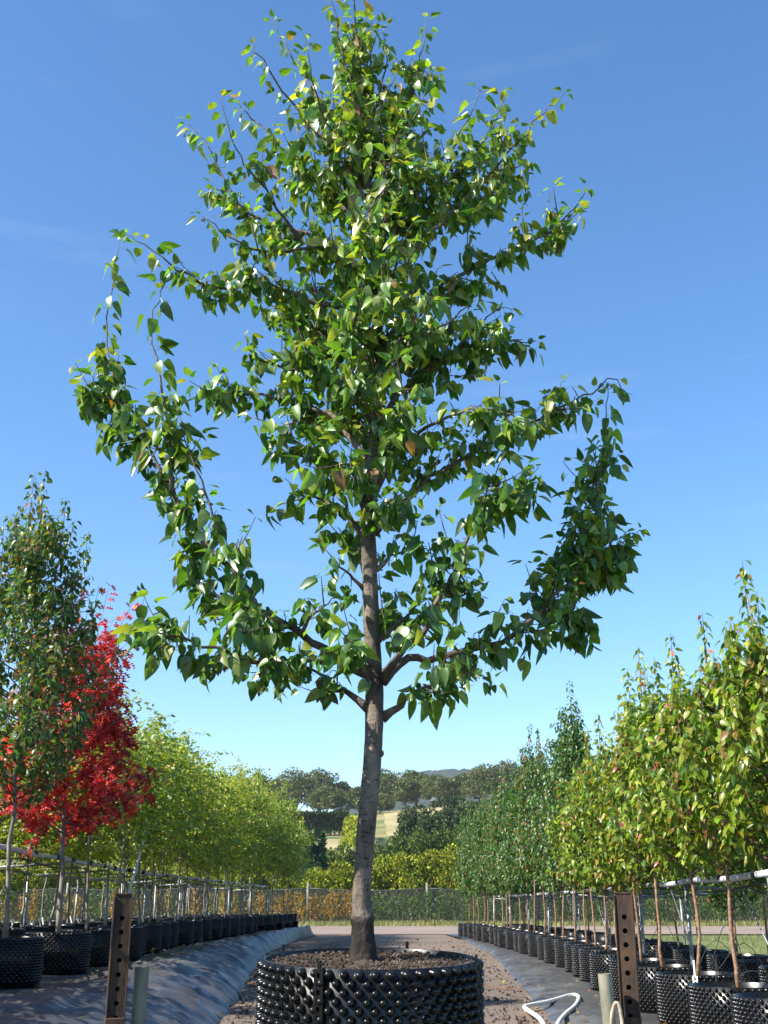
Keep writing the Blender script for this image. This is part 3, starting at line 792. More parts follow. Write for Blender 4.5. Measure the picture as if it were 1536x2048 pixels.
for (px_, py_, rr) in ((744, 1552, 0.014), (760, 1508, 0.010), (737, 1640, 0.010), (731, 1712, 0.008)):     # healed pruning scars
    c = P(px_, py_, TY) ; r_ = np.interp(c[2], tp[:, 2], tr)
    c = c - np.array([0, r_ * 0.9, 0]) - off
    prof = [(rr * 1.7, -0.014), (rr * 1.4, 0.003), (rr, 0.008), (rr * 0.75, 0.004), (rr * 0.4, 0.002), (0.0005, 0.002)]
    tb.lathe(prof, 14, M=np.array([[1, 0, 0], [0, 0, -1], [0, 1, 0]]), c=c)
trunk = tb.build('trunk', M['bark'], root)
for path, rad in branches:
    b = MB(); b.tube(path - off, rad, 8)
    b.build('branch', M['bark'] if rad[0] > 0.0135 else M['twig'], root)  # thin branches take the darker twig bark, shade put into their colour
twb.build('twigs', M['twig'], root)['kind'] = 'stuff'

def split_leaves(Lv, templates, material, parent, origin, nparts, near=True):
    """nearest leaves become parts of their own, the rest one mass"""
    O, Mx, C, K = Lv.cat()
    c = (O - EYEV) @ CAMM
    sx, sy = c[:, 0] / -c[:, 2] * FPX + CX, CY - c[:, 1] / -c[:, 2] * FPX
    vis = (sx > 0) & (sx < 1536) & (sy > 0) & (sy < 2048)
    sc = np.where(vis, np.linalg.norm(Mx[:, :, 0], axis=1) * np.exp(rng.normal(0, 0.05, len(O))) / np.linalg.norm(O - EYEV, axis=1), 0)
    # keep those nobody stands in front of: nearest of a coarse cell
    order = np.argsort(np.linalg.norm(O - EYEV, axis=1))
    seen, pick = set(), []
    for i in order:
        cell = (int(sx[i] / 26), int(sy[i] / 26))
        if vis[i] and cell not in seen:
            seen.add(cell); pick.append(i)
    pick = sorted(pick, key=lambda i: -sc[i])[:nparts]
    mask = np.ones(len(O), bool); mask[pick] = False
    mb = MB()
    for k, T in enumerate(templates):
        s = mask & (K == k)
        mb.inst(T, Mx[s], O[s] - origin, C[s])
    fo = mb.build('foliage', material, parent); fo['kind'] = 'stuff'
    cache = {}
    for i in pick:
        key = (int(K[i]), int(rng.integers(0, 8)))
        if key not in cache:
            b = MB(); b.add(templates[key[0]][0], templates[key[0]][1], C[i]); cache[key] = b.mesh('leaf', material)
        o = bpy.data.objects.new('leaf', cache[key]); COL.objects.link(o); o.parent = parent
        m4 = np.eye(4); m4[:3, :3] = Mx[i]; m4[:3, 3] = O[i] - origin
        o.matrix_local = Matrix(m4.tolist())
    return len(O)
nleaf = split_leaves(LB, HI, M['leaf'], root, off, 300)
print('main tree leaves', nleaf)

# the big pot
pot = link('pot', pot_mesh('big_pot', MR - 0.016, MAIN_H, 0.0545, 0.0300, 0.0190, 12, 0.024), root, rot=(TILT, 0, R(4)))
sb = soil_mesh('soil', MR - 0.03, 8.3, 0.03, 22, 90)
soil = sb.build('soil', M['soil'], root, loc=(0, -math.sin(TILT) * 0.5, (MAIN_H - 0.035) * math.cos(TILT)), rot=(TILT, 0, 0))
soil.location = Vector((0, -math.sin(TILT) * (MAIN_H - 0.026), math.cos(TILT) * (MAIN_H - 0.026)))
cb = MB()
n = 4200
rr_ = np.sqrt(rng.uniform(0, 1, n)) * (MR - 0.04); aa = rng.uniform(0, 6.283, n)
O = np.stack([rr_ * np.cos(aa), rr_ * np.sin(aa), rng.uniform(0.0, 0.018, n)], -1)
oct_ = (np.array([[1, 0, 0], [-1, 0, 0], [0, 1, 0], [0, -1, 0], [0, 0, 0.5], [0, 0, -0.5]], float), np.array([[0, 2, 4], [2, 1, 4], [1, 3, 4], [3, 0, 4], [2, 0, 5], [1, 2, 5], [3, 1, 5], [0, 3, 5]]))
cb.inst(oct_, frames(rng.normal(0, 1, (n, 3)), np.tile([0.1, 0.2, 1.0], (n, 1)), rng.uniform(0, 6, n)) * rng.uniform(0.003, 0.0085, (n, 1, 1)), O)
cb.build('bark_chips', M['chip'], soil, smooth=False)['kind'] = 'stuff'
def clip_strip(parent, ang, r, h, top=0.03, w=0.017, material='pot', slots=9):
    """slotted joining strip down the side of a pot"""
    b = MB()
    c, s = math.cos(ang), math.sin(ang)
    Mx = np.array([[-s, c, 0], [c, s, 0], [0, 0, 1]]).T
    for dx in (-1, 1):
        b.box((c * (r + 0.012), s * (r + 0.012), h / 2 + 0.003), (0.001, 0.001, 0.001))
        p = Mx @ np.array([dx * w * 0.75, r + 0.012, 0])
        b.box((p[0], p[1], h / 2), (w * 0.7, 0.012, h - 0.01), Mx)
    for i in range(int(h / 0.028)):
        p = Mx @ np.array([0, r + 0.012, 0])
        b.box((p[0], p[1], 0.02 + i * 0.028), (w * 0.85, 0.009, 0.012), Mx)
    p = Mx @ np.array([0, r + 0.012, 0])
    b.box((p[0], p[1], h + top / 2 - 0.006), (w * 0.8, 0.008, top + 0.012), Mx, bev=0.002)
    return b.build('clip_strip', M[material], parent, smooth=False)
for px_, back in ((645, False), (945, False), (556, True), (820, True)):
    xx = (px_ - 740) / 220.0
    a = math.asin(max(-0.97, min(0.97, xx)))
    clip_strip(pot, (math.pi / 2 - a if back else -math.pi / 2 + a) - R(4), MR - 0.016, MAIN_H, 0.028)

# ================================================================== TRAILER THE TREE STANDS ON
POSTL, POSTR = P(247, 1790, 4.2), P(1246, 1788, 4.2)
deck_z = float(off[2])
tr_root = empty('trailer', (0, 4.9, 0))
tag(tr_root, 'low steel trailer with a rusty perforated post at each side, under the big pot', 'trailer')
toff = np.array([0, 4.9, 0])
TM = np.array(Matrix.Rotation(TILT, 3, 'X'))
def dk(x, y, dz): return TM @ np.array([x, y, dz]) + np.array([0, TY - 4.9, deck_z])
for i in range(9):
    b = MB(); b.box(dk(0.0, -0.62 + i * 0.16, -0.021), (1.7, 0.15, 0.04), TM, bev=0.004)
    b.build('deck_board', M['timber'], tr_root, smooth=False)
b = MB()
for x in (-0.82, 0.82): b.box(dk(x, 0.02, -0.085), (0.06, 1.7, 0.08), TM, bev=0.004)
for y in (-0.8, 0.0, 0.82): b.box(dk(0, y, -0.086), (1.58, 0.05, 0.07), TM, bev=0.004)
b.build('chassis', M['rust'], tr_root, smooth=False)
for s in (-1, 1):
    prof = [(0.05, -0.06), (0.14, -0.06), (0.2, -0.07), (0.225, -0.05), (0.23, 0.0), (0.225, 0.05), (0.2, 0.07), (0.14, 0.06), (0.05, 0.06)]
    b = MB(); b.lathe(prof, 28, M=np.array([[0, 0, 1], [0, 1, 0], [-1, 0, 0]]), c=(s * 0.97, 0.1, 0.23 + 0.018))
    wh = b.build('wheel', M['tyre'], tr_root)
    b = MB(); b.lathe([(0.0005, s * 0.05), (0.10, s * 0.05), (0.135, s * 0.03), (0.135, -s * 0.03)], 20, M=np.array([[0, 0, 1], [0, 1, 0], [-1, 0, 0]]), c=(s * 0.97, 0.1, 0.248))
    b.build('rim', M['palesteel'], wh)
b = MB(); b.tube(np.array([[-0.97, 0.1, 0.248], [0.97, 0.1, 0.248]]), 0.022, 10); b.build('axle', M['rust'], tr_root)
b = MB(); b.tube(np.array([[0, -0.75, 0.22], [0, -1.5, 0.24], [0, -2.2, 0.30]]), 0.035, 8)
b.tube(np.array([[0, -2.0, 0.29], [0, -2.0, 0.02]]), 0.02, 8); b.box((0, -2.0, 0.012 + 0.018), (0.12, 0.12, 0.02)); b.build('drawbar', M['rust'], tr_root)

def perforated_post(base, w, d, h, hole_r, first, pitch, nholes, yaw, lean):
    """square tube, front face punched with round holes that open into the hollow"""
    b = MB()
    th = 0.005
    n = 16
    x0, x1 = -w / 2, w / 2
    yf = -d / 2
    z = 0.0
    zs = [h - first - i * pitch for i in range(nholes)][::-1]
    cells = []
    for c in zs: cells.append((c - pitch / 2, c + pitch / 2, c))
    if cells[0][0] > 0: b.add([[x0, yf, 0], [x1, yf, 0], [x1, yf, cells[0][0]], [x0, yf, cells[0][0]]], [[0, 1, 2, 3]])
    b.add([[x0, yf, cells[-1][1]], [x1, yf, cells[-1][1]], [x1, yf, h], [x0, yf, h]], [[0, 1, 2, 3]])
    for (a0, a1, c) in cells:
        V, F = [], []
        for i in range(n):
            t = (i + 0.5) / n * 2 * math.pi
            V.append([hole_r * math.cos(t), yf, c + hole_r * math.sin(t)])
        for i in range(n):
            t = (i + 0.5) / n * 2 * math.pi
            cx, cz = math.cos(t), math.sin(t)
            k = min((w / 2) / max(1e-6, abs(cx)), ((a1 - a0) / 2) / max(1e-6, abs(cz)))
            V.append([cx * k, yf, (a0 + a1) / 2 + cz * k])
        for i in range(n):
            V.append([hole_r * math.cos((i + 0.5) / n * 2 * math.pi), yf + th, c + hole_r * math.sin((i + 0.5) / n * 2 * math.pi)])
        for i in range(n):
            j = (i + 1) % n
            F.append([i, n + i, n + j, j]); F.append([i, j, 2 * n + j, 2 * n + i])
        for (cxs, czs) in ((1, 1), (-1, 1), (-1, -1), (1, -1)):
            k = len(V); V.append([cxs * w / 2, yf, (a1 if czs > 0 else a0)])
            q = [i for i in range(n) if math.cos((i + 0.5) / n * 2 * math.pi) * cxs > 0 and math.sin((i + 0.5) / n * 2 * math.pi) * czs > 0]
            q.sort(key=lambda i: abs(math.atan(abs(math.tan((i + 0.5) / n * 2 * math.pi))) - math.atan2(a1 - a0, w)))
            F.append([k, n + q[0], n + q[1]])
        b.add(V, F)
    bx = [(x0, yf), (x1, yf), (x1, d / 2), (x0, d / 2)]
    for (p, q) in ((1, 2), (2, 3), (3, 0)):
        b.add([[*bx[p], 0], [*bx[q], 0], [*bx[q], h], [*bx[p], h]], [[0, 1, 2, 3]])
    b.add([[x0 + th, d / 2 - th, 0], [x1 - th, d / 2 - th, 0], [x1 - th, d / 2 - th, h - th], [x0 + th, d / 2 - th, h - th]], [[0, 1, 2, 3]])
    b.box((0, 0, h + 0.003), (w + 0.006, d + 0.006, 0.006), bev=0.001)
    # rolled edge strips down both corners
    for sx in (-1, 1):
        b.box((sx * (w / 2 + 0.0025), 0, h / 2 - 0.002), (0.005, d + 0.012, h - 0.006), bev=0.001)
    for v in b.v:
        v[:, 0] += v[:, 2] * lean
    return b.build('post', M['rust'], tr_root, smooth=False, loc=base, rot=(0, 0, yaw))
hole_pitch = 26.3 / pxm(P(247, 1900, 4.2))
for (pp, s, lab) in ((POSTL, -1, 'rusty post left of the pot'), (POSTR, 1, 'rusty post right of the pot')):
    zb = 0.29
    h = pp[2] - zb
    o = perforated_post((pp[0], 4.2 - 4.9, zb), 0.054, 0.05, h, 0.0080 if s < 0 else 0.0088, 0.075, hole_pitch, 9, R(14) * (1 if s > 0 else -1) * -1, 0.0 if s < 0 else -0.0)
    o['label'] = lab
    b = MB(); b.box((pp[0], -0.7, 0.655), (0.068, 0.066, 0.10), np.array(Matrix.Rotation(R(-14) * s, 3, 'Z')), bev=0.003)
    b.box((pp[0] * 0.975, -0.7, 0.27), (0.16, 0.12, 0.05), bev=0.004)
    b.build('sleeve', M['rust'], tr_root, smooth=False)
# pipe stubs beside the posts
for (pxc, ptop, wpx, yy, s) in ((284, 1934, 29, 4.26, -1), (1209, 1947, 27, 4.12, 1)):
    t = P(pxc, ptop, yy); r_ = wpx / 2 / pxm(t)
    bz = 0.66 if s > 0 else 0.30
    bot = np.array([t[0] + (0.008 if s > 0 else -0.004), yy, bz])
    b = MB()
    a = np.linspace(0, 1, 8)[:, None]
    b.tube((bot * (1 - a) + t * a) - toff, r_, 18, cap=False)
    b.tube(((bot * (1 - a) + t * a) - toff)[::-1] + 0 * a, r_ - 0.004, 18, cap=False)
    V = []
    n = 18
    top = t - toff
    for rr0 in (r_, r_ - 0.004):
        for i in range(n): V.append([top[0] + rr0 * math.cos(i / n * 6.2832), top[1] + rr0 * math.sin(i / n * 6.2832), top[2] + 0.001])
    b.add(V, [[i, (i + 1) % n, n + (i + 1) % n, n + i] for i in range(n)])
    o = b.build('pipe_stub', M['oldpaint'], tr_root)
    b = MB()
    pp = POSTL if s < 0 else POSTR
    if s > 0:
        b.box(((bot[0] + pp[0]) / 2 - 0.005, -0.74, 0.650), (abs(bot[0] - pp[0]) + 0.10, 0.12, 0.022), bev=0.003)
        bb = MB()
        q = [P(1222, 2052, 4.10), P(1224, 2025, 4.10), P(1231, 2006, 4.10), P(1238, 2012, 4.10), P(1243, 2036, 4.10), P(1245, 2054, 4.10)]
        bb.tube(smooth_path(np.array(q), 20) - toff, 0.006, 8)
        bb.build('lifting_loop', M['palesteel'], tr_root)
    else:
        b.box(((bot[0] + pp[0]) / 2, -0.68, 0.29), (abs(bot[0] - pp[0]) + 0.10, 0.12, 0.022), bev=0.003)
    b.build('bracket_plate', M['palesteel'] if s > 0 else M['rust'], tr_root, smooth=False)

# ================================================================== ROW TREES
def stem(mb, path, r0, r1, sides=7):
    mb.tube(path, np.linspace(r0, r1, len(path)), sides)
def wander(h0, h1, n, amp):
    z = np.linspace(h0, h1, n)
    x = np.cumsum(rng.normal(0, amp, n)); y = np.cumsum(rng.normal(0, amp, n))
    return np.stack([x - x[0], y - y[0], z], -1)
def pear_row_tree(H, reach, cols, w, bark, nshoot=46, size=(0.055, 0.078), spacing=0.024, crown0=1.25, leaders=4, templ=MID, r0=0.0165, tipcols=None, spread=1.0):
    tbm = MB(); tw = MB()
    tk = wander(POT_H - 0.06, H - 0.25, 16, 0.012)
    tbm.tube(tk, np.linspace(r0, 0.005, 16) + np.array([0.008] + [0] * 15), 8)
    for i in range(3, 9):                                  # nodes on the stem
        pass
    Lv = Leaves()
    for i in range(nshoot):
        f = (i + rng.uniform(0, 1)) / nshoot
        h0 = crown0 + f ** 1.1 * (H - 0.9 - crown0)
        az = i * 2.4 + rng.normal(0, 0.3)
        rc = reach * (1.0 - 0.80 * f ** 1.3) * rng.uniform(0.65, 1.15) * min(1, 0.62 + 2.5 * f)
        rise = rc * rng.uniform(0.5, 1.25) + 0.12
        b0 = np.array([np.interp(h0, tk[:, 2], tk[:, j]) for j in range(3)])
        o = np.array([math.cos(az), math.sin(az), 0])
        pth = smooth_path([b0, b0 + o * rc * 0.5 + [0, 0, rise * 0.25], b0 + o * rc * 0.88 + [0, 0, rise * 0.62], b0 + o * rc + [0, 0, rise + rng.uniform(0, 0.25)]], 9)
        stem(tw, pth, 0.009, 0.002, 4)
        shoot_leaves(Lv, pth, spacing, size, cols, w, start=0.12, k=len(templ), down=0.7)
        for q in range(3):
            t = rng.uniform(0.25, 0.85); p = pth[int(t * 8)]
            d = unit(o * rng.uniform(-0.2, 0.8) + rng.normal(0, 0.5, 3) + [0, 0, 0.6])
            ln = rng.uniform(0.15, 0.38)
            sp = smooth_path([p, p + d * ln * 0.6, p + d * ln + [0, 0, 0.06]], 5)
            stem(tw, sp, 0.004, 0.0015, 3)
            shoot_leaves(Lv, sp, spacing * 0.85, size, cols, w, k=len(templ), down=0.7)
    for i in range(leaders):
        az = i * 2.4; rr0 = 0.0 if i == 0 else rng.uniform(0.10, 0.24) * spread
        z0 = H - 1.1 if i == 0 else H - rng.uniform(1.2, 1.7)
        z1 = H if i == 0 else H - rng.uniform(0.2, 0.6)
        pth = smooth_path([[tk[-3][0], tk[-3][1], z0], [tk[-1][0] + rr0 * math.cos(az), tk[-1][1] + rr0 * math.sin(az), z0 + 0.4], [tk[-1][0] + rr0 * 1.15 * math.cos(az), tk[-1][1] + rr0 * 1.15 * math.sin(az), z1]], 9)
        stem(tw, pth, 0.008, 0.002, 4)
        shoot_leaves(Lv, pth, 0.017, (size[0] * 0.85, size[1] * 0.9), tipcols or cols, w, k=len(templ), down=0.9)
    return (tbm, tw), Lv
def leaves_mesh(Lv, templ, material, name='crown'):
    O, Mx, C, K = Lv.cat()
    b = MB()
    for k, T in enumerate(templ):
        s = K == k
        b.inst(T, Mx[s], O[s], C[s])
    return b.mesh(name, material)

def potted(name, loc, rz, label, cat, group, trunk_me, crown_me, sc=(1, 1, 1), strip=None, soil=True):
    e = empty(name, loc, rz)
    tag(e, label, cat, group)
    po = link('pot', POT_SMALL, e)
    if soil: link('soil', SOIL_SMALL, po, loc=(0, 0, POT_H - 0.045))
    if isinstance(trunk_me, tuple):
        link('branches', trunk_me[1], e, scale=sc); trunk_me = trunk_me[0]
    link('trunk', trunk_me, e, scale=sc)
    if crown_me is not None: link('crown', crown_me, e, scale=sc)
    return e, po

YEL = [(0.16, 0.225, 0.024), (0.27, 0.30, 0.035), (0.08, 0.155, 0.024), (0.30, 0.17, 0.06), (0.34, 0.11, 0.07)]
GRN = [(0.065, 0.14, 0.036), (0.11, 0.19, 0.048), (0.042, 0.095, 0.027), (0.17, 0.13, 0.04), (0.30, 0.10, 0.07)]
RV = []
for (H, rc, c, w, ns) in [(3.6, 0.70, YEL, (4, 4, 3, 0.5, 0.12), 50), (3.8, 0.64, YEL, (4, 3, 3, 0.9, 0.25), 48), (3.5, 0.72, YEL, (5, 4, 4, 0.3, 0.06), 50), (4.3, 0.58, GRN, (4, 4, 3, 0.4, 0.1), 50), (4.1, 0.60, GRN, (3, 4, 2, 1.6, 0.5), 46), (4.5, 0.55, GRN, (5, 4, 4, 0.2, 0.05), 52)]:
    t, l = pear_row_tree(H, rc, c, w, 'tan', ns)
    RV.append(((t[0].mesh('trunk', M['tanbark']), t[1].mesh('branches', M['twig'])), leaves_mesh(l, MID, M['rowleaf']), H))
rows_r = [8.2, 9.3, 10.9, 12.2, 13.6, 15.2, 16.8, 18.0, 19.2, 20.6, 22.0, 23.3, 24.8, 26.1, 27.5, 28.8, 30.1, 31.4, 32.8, 34.1, 35.4, 36.7, 38.0, 39.3, 40.6]
hts = [3.45, 3.3, 3.5, 3.65, 3.3, 3.4, 3.3, 3.6, 4.6, 4.4, 3.9, 4.1, 4.6, 4.9, 4.4, 4.2, 4.4, 4.5, 4.2, 4.4, 4.3, 4.5, 4.2, 4.4, 4.3]
var = [2, 0, 1, 0, 1, 2, 0, 1, 5, 3, 4, 3, 4, 4, 5, 3, 4, 3, 5, 4, 3, 5, 4, 3, 5]
kinds = {0: 'yellow-green', 1: 'orange-flecked lime', 2: 'lime green', 3: 'mid green', 4: 'rust-flecked green', 5: 'dark green'}
zR = 0.062
for i, y in enumerate(rows_r):
    t_me, c_me, H = RV[var[i]]
    x = float(xrowR(y)) + rng.normal(0, 0.03) + (0.08 if i == 0 else 0)
    s = hts[i] / H
    lab = '%s pear tree, %s from near end of the front row right of path' % (kinds[var[i]], ordinal(i + 1))
    if i < 4:                                              # near ones get their own leaves
        Hh = hts[i]
        pal, w = YEL, [(4, 4, 3, 0.5, 0.12), (4, 3, 3, 0.9, 0.25), (5, 4, 4, 0.3, 0.06), (4, 4, 3, 0.6, 0.3)][i]
        tmb, lv = pear_row_tree(Hh, 0.62, pal, w, 'tan', 50)
        e, po = potted('potted_pear_tree', (x, y, zR), 0, lab, 'tree', 'potted pear trees right of the path', (tmb[0].mesh('trunk', M['tanbark']), tmb[1].mesh('branches', M['twig'])), None)
        for k in range(len(lv.O)): lv.O[k] = lv.O[k] + np.array([x, y, zR])
        split_leaves(lv, MID, M['rowleaf'], e, np.array([x, y, zR]), 90)
    else:
        e, po = potted('potted_pear_tree', (x, y, zR), rng.uniform(0, 6.28), lab, 'tree', 'potted pear trees right of the path', t_me, c_me, (rng.uniform(0.86, 1.04), rng.uniform(0.86, 1.04), s))
    po.rotation_euler = (0, 0, rng.uniform(0, 6.28) - e.rotation_euler[2])
    if i == 2:
        cs = clip_strip(po, -math.pi / 2 - 0.32 - po.rotation_euler[2] - e.rotation_euler[2], POT_R, POT_H, 0.12, 0.020, 'white'); cs['label'] = 'white slotted joining strip'
    elif i in (1, 3, 4):
        clip_strip(po, -math.pi / 2 - 0.35 - po.rotation_euler[2] - e.rotation_euler[2], POT_R, POT_H, 0.05, 0.014)
back_r = [9.0, 10.6, 12.0, 13.3, 14.8, 16.4, 18.1, 19.8, 21.5, 23.2, 25.0, 27.0, 29.0, 31.0, 33.0, 35.0, 37.0, 39.0]
for i, y in enumerate(back_r):
    v = [1, 2, 4, 0, 3, 2, 5, 4, 3, 4, 5, 3, 4, 3, 5, 4, 3, 5][i]
    t_me, c_me, H = RV[v]
    hh = 3.2 if y < 17 else 3.9
    e, po = potted('potted_pear_tree', (float(xrowR(y)) + 1.3 + rng.normal(0, 0.04), y, zR), rng.uniform(0, 6.28), '%s pear tree, %s from near end of the back row right of path' % (kinds[v], ordinal(i + 1)), 'tree', 'potted pear trees right of the path', t_me, c_me, (rng.uniform(0.9, 1.05), rng.uniform(0.9, 1.05), hh / H))

# ---- left: the tall pear, the red oak, the yellow-green rows
zL = 0.34
BRZ = [(0.06, 0.12, 0.035), (0.10, 0.155, 0.04), (0.04, 0.08, 0.028), (0.20, 0.17, 0.045), (0.26, 0.12, 0.06)]
x, y = float(xrowL(11.8)) - 0.10, 11.8
tmb, lv = pear_row_tree(5.25, 1.0, BRZ, (4, 4, 2, 2.0, 0.4), 'pale', 74, crown0=1.62, leaders=7, r0=0.024, spread=2.6)
e, po = potted('potted_pear_tree', (x, y, zL), 0, 'tall bronze-green pear tree at the left edge, in front of the red oak', 'tree', None, (tmb[0].mesh('trunk', M['palebark']), tmb[1].mesh('branches', M['twig'])), None)
for k in range(len(lv.O)): lv.O[k] = lv.O[k] + np.array([x, y, zL])
split_leaves(lv, MID, M['rowleaf'], e, np.array([x, y, zL]), 150)

def oak_tree():
    x, y = float(xrowL(14.0)) - 0.06, 14.0
    base = np.array([x, y, zL])
    H = 4.35
    tbm = MB(); tk = wander(POT_H - 0.06, H - 0.5, 16, 0.012)
    tbm.tube(tk, np.linspace(0.034, 0.008, 16), 9)
    Lv = Leaves()
    RED = [(0.50, 0.045, 0.045), (0.60, 0.085, 0.06), (0.32, 0.024, 0.036), (0.58, 0.17, 0.06), (0.20, 0.10, 0.03)]
    for i in range(76):
        f = (i + rng.uniform(0, 1)) / 76
        h0 = 1.45 + f ** 1.05 * (H - 2.1)
        az = i * 2.4 + rng.normal(0, 0.3)
        rc = (1.08 - 0.64 * f) * rng.uniform(0.65, 1.1)
        rise = rc * rng.uniform(0.1, 0.6)
        b0 = np.array([np.interp(h0, tk[:, 2], tk[:, j]) for j in range(3)])
        o = np.array([math.cos(az), math.sin(az), 0])
        pth = smooth_path([b0, b0 + o * rc * 0.5 + [0, 0, rise * 0.5], b0 + o * rc + [0, 0, rise]], 8)
        stem(tbm, pth, 0.010, 0.003, 4)
        shoot_leaves(Lv, pth, 0.024, (0.09, 0.14), RED, (4, 3, 3, 1.0, 0.5), start=0.25, down=0.45, fwd=0.5, jit=0.25)
        for q in range(3):
            p = pth[int(rng.integers(3, 8))]
            d = unit(o * 0.5 + rng.normal(0, 0.6, 3) + [0, 0, 0.1]); ln = rng.uniform(0.2, 0.4)
            sp = smooth_path([p, p + d * ln * 0.6, p + d * ln], 5)
            stem(tbm, sp, 0.004, 0.002, 3)
            shoot_leaves(Lv, sp, 0.025, (0.09, 0.14), RED, (4, 3, 3, 0.7, 0.4), down=0.45, fwd=0.5, jit=0.25)
    # long leading shoots to the upper right
    for (dx, dz) in ((0.62, 0.10), (0.30, 0.3), (-0.1, 0.35)):
        pth = smooth_path([[0, 0, H - 1.2], [dx * 0.5, -0.1, H - 0.7], [dx, -0.15, H + dz - 0.15]], 9)
        stem(tbm, pth, 0.008, 0.003, 4)
        shoot_leaves(Lv, pth, 0.036, (0.09, 0.13), RED, (4, 3, 3, 0.7, 0.4), start=0.2, down=0.4, fwd=0.6, jit=0.25)
    e, po = potted('potted_oak_tree', tuple(base), 0, 'bright red oak tree in autumn leaf, in a black pot left of path', 'tree', None, tbm.mesh('trunk', M['palebark']), None)
    for k in range(len(Lv.O)): Lv.O[k] = Lv.O[k] + base
    split_leaves(Lv, [OAK], M['redleaf'], e, base, 160)
oak_tree()

ZEL = [(0.32, 0.35, 0.034), (0.20, 0.27, 0.03), (0.10, 0.17, 0.026), (0.42, 0.39, 0.05), (0.42, 0.25, 0.045)]
def zelkova(H, reach, w, nsh=60, crown0=1.68):
    tbm = MB(); tk = wander(POT_H - 0.06, H * 0.72, 14, 0.016)
    tbm.tube(tk, np.linspace(0.021, 0.008, 14), 7)
    Lv = Leaves()
    for i in range(nsh):
        f = (i + rng.uniform(0, 1)) / nsh
        h0 = crown0 + f * (H * 0.72 - crown0)
        az = i * 2.4 + rng.normal(0, 0.3)
        b0 = np.array([np.interp(h0, tk[:, 2], tk[:, j]) for j in range(3)])
        o = np.array([math.cos(az), math.sin(az), 0])
        env = reach * math.sin(math.pi * min(1, 0.30 + 0.62 * f)) ** 0.7
        rc = env * rng.uniform(0.6, 1.15)
        rise = rng.uniform(0.15, 0.75) + (H * 0.28 - 0.2) * f * rng.uniform(0.5, 1.1)
        pth = smooth_path([b0, b0 + o * rc * 0.45 + [0, 0, rise * 0.5], b0 + o * rc * 0.8 + [0, 0, rise * 0.9], b0 + o * rc * 1.05 + [0, 0, rise * rng.uniform(0.75, 1.15)]], 9)
        stem(tbm, pth, 0.007, 0.002, 3)
        shoot_leaves(Lv, pth, 0.030, (0.055, 0.092), ZEL, w, start=0.2, down=0.35, fwd=0.6)
        for q in range(4):
            p = pth[int(rng.integers(2, 9))]
            d = unit(o * 0.5 + rng.normal(0, 0.7, 3) + [0, 0, 0.25]); ln = rng.uniform(0.18, 0.42)
            sp = smooth_path([p, p + d * ln * 0.6, p + d * ln - [0, 0, 0.04]], 5)
            shoot_leaves(Lv, sp, 0.027, (0.055, 0.092), ZEL, w, down=0.35, fwd=0.7)
    return tbm.mesh('trunk', M['palebark']), leaves_mesh(Lv, LOW, M['fineleaf'])
ZV = [zelkova(4.2, 0.80, (4, 4, 3, 1.2, 0.3)), zelkova(4.0, 0.84, (2, 4, 4, 0.5, 0.1)), zelkova(4.4, 0.74, (6, 3, 1, 3, 0.3)), zelkova(4.1, 0.82, (4, 4, 2, 2, 0.6))]
zk = ['yellow-green', 'leaf-green', 'golden-green', 'olive-yellow']
ly = [1.2, 2.6, 4.0, 5.4, 6.7] + [15.6, 17.0] + list(np.arange(18.4, 43.6, 1.28))
for r in range(3):
    yy = ly if r == 0 else (list(np.arange(1.7, 43, 1.55)) if r == 1 else list(np.arange(13.0, 43, 2.1)))
    for i, y in enumerate(yy):
        v = int(rng.integers(0, 4))
        x = float(xrowL(y)) - r * 1.25 + rng.normal(0, 0.04)
        hsc = (0.80 if y < 21 else (0.88 if y < 31 else 0.97)) * rng.uniform(0.88, 1.10) * (0.84 if (r and y < 19) else 1.0)
        if r == 0 and y < 8: hsc *= 0.80
        if r and 9.5 < y < 15.2: hsc *= 0.62
        nm = ['front row', 'middle row', 'third row'][r]
        potted('potted_elm_tree', (x, y, zL), rng.uniform(0, 6.28), '%s small-leaved tree, %s from near end of the %s left of path' % (zk[v], ordinal(i + 1), nm), 'tree', 'small-leaved potted trees left of the path', ZV[v][0], ZV[v][1], (rng.uniform(0.9, 1.08), rng.uniform(0.9, 1.08), hsc), soil=(r < 2))

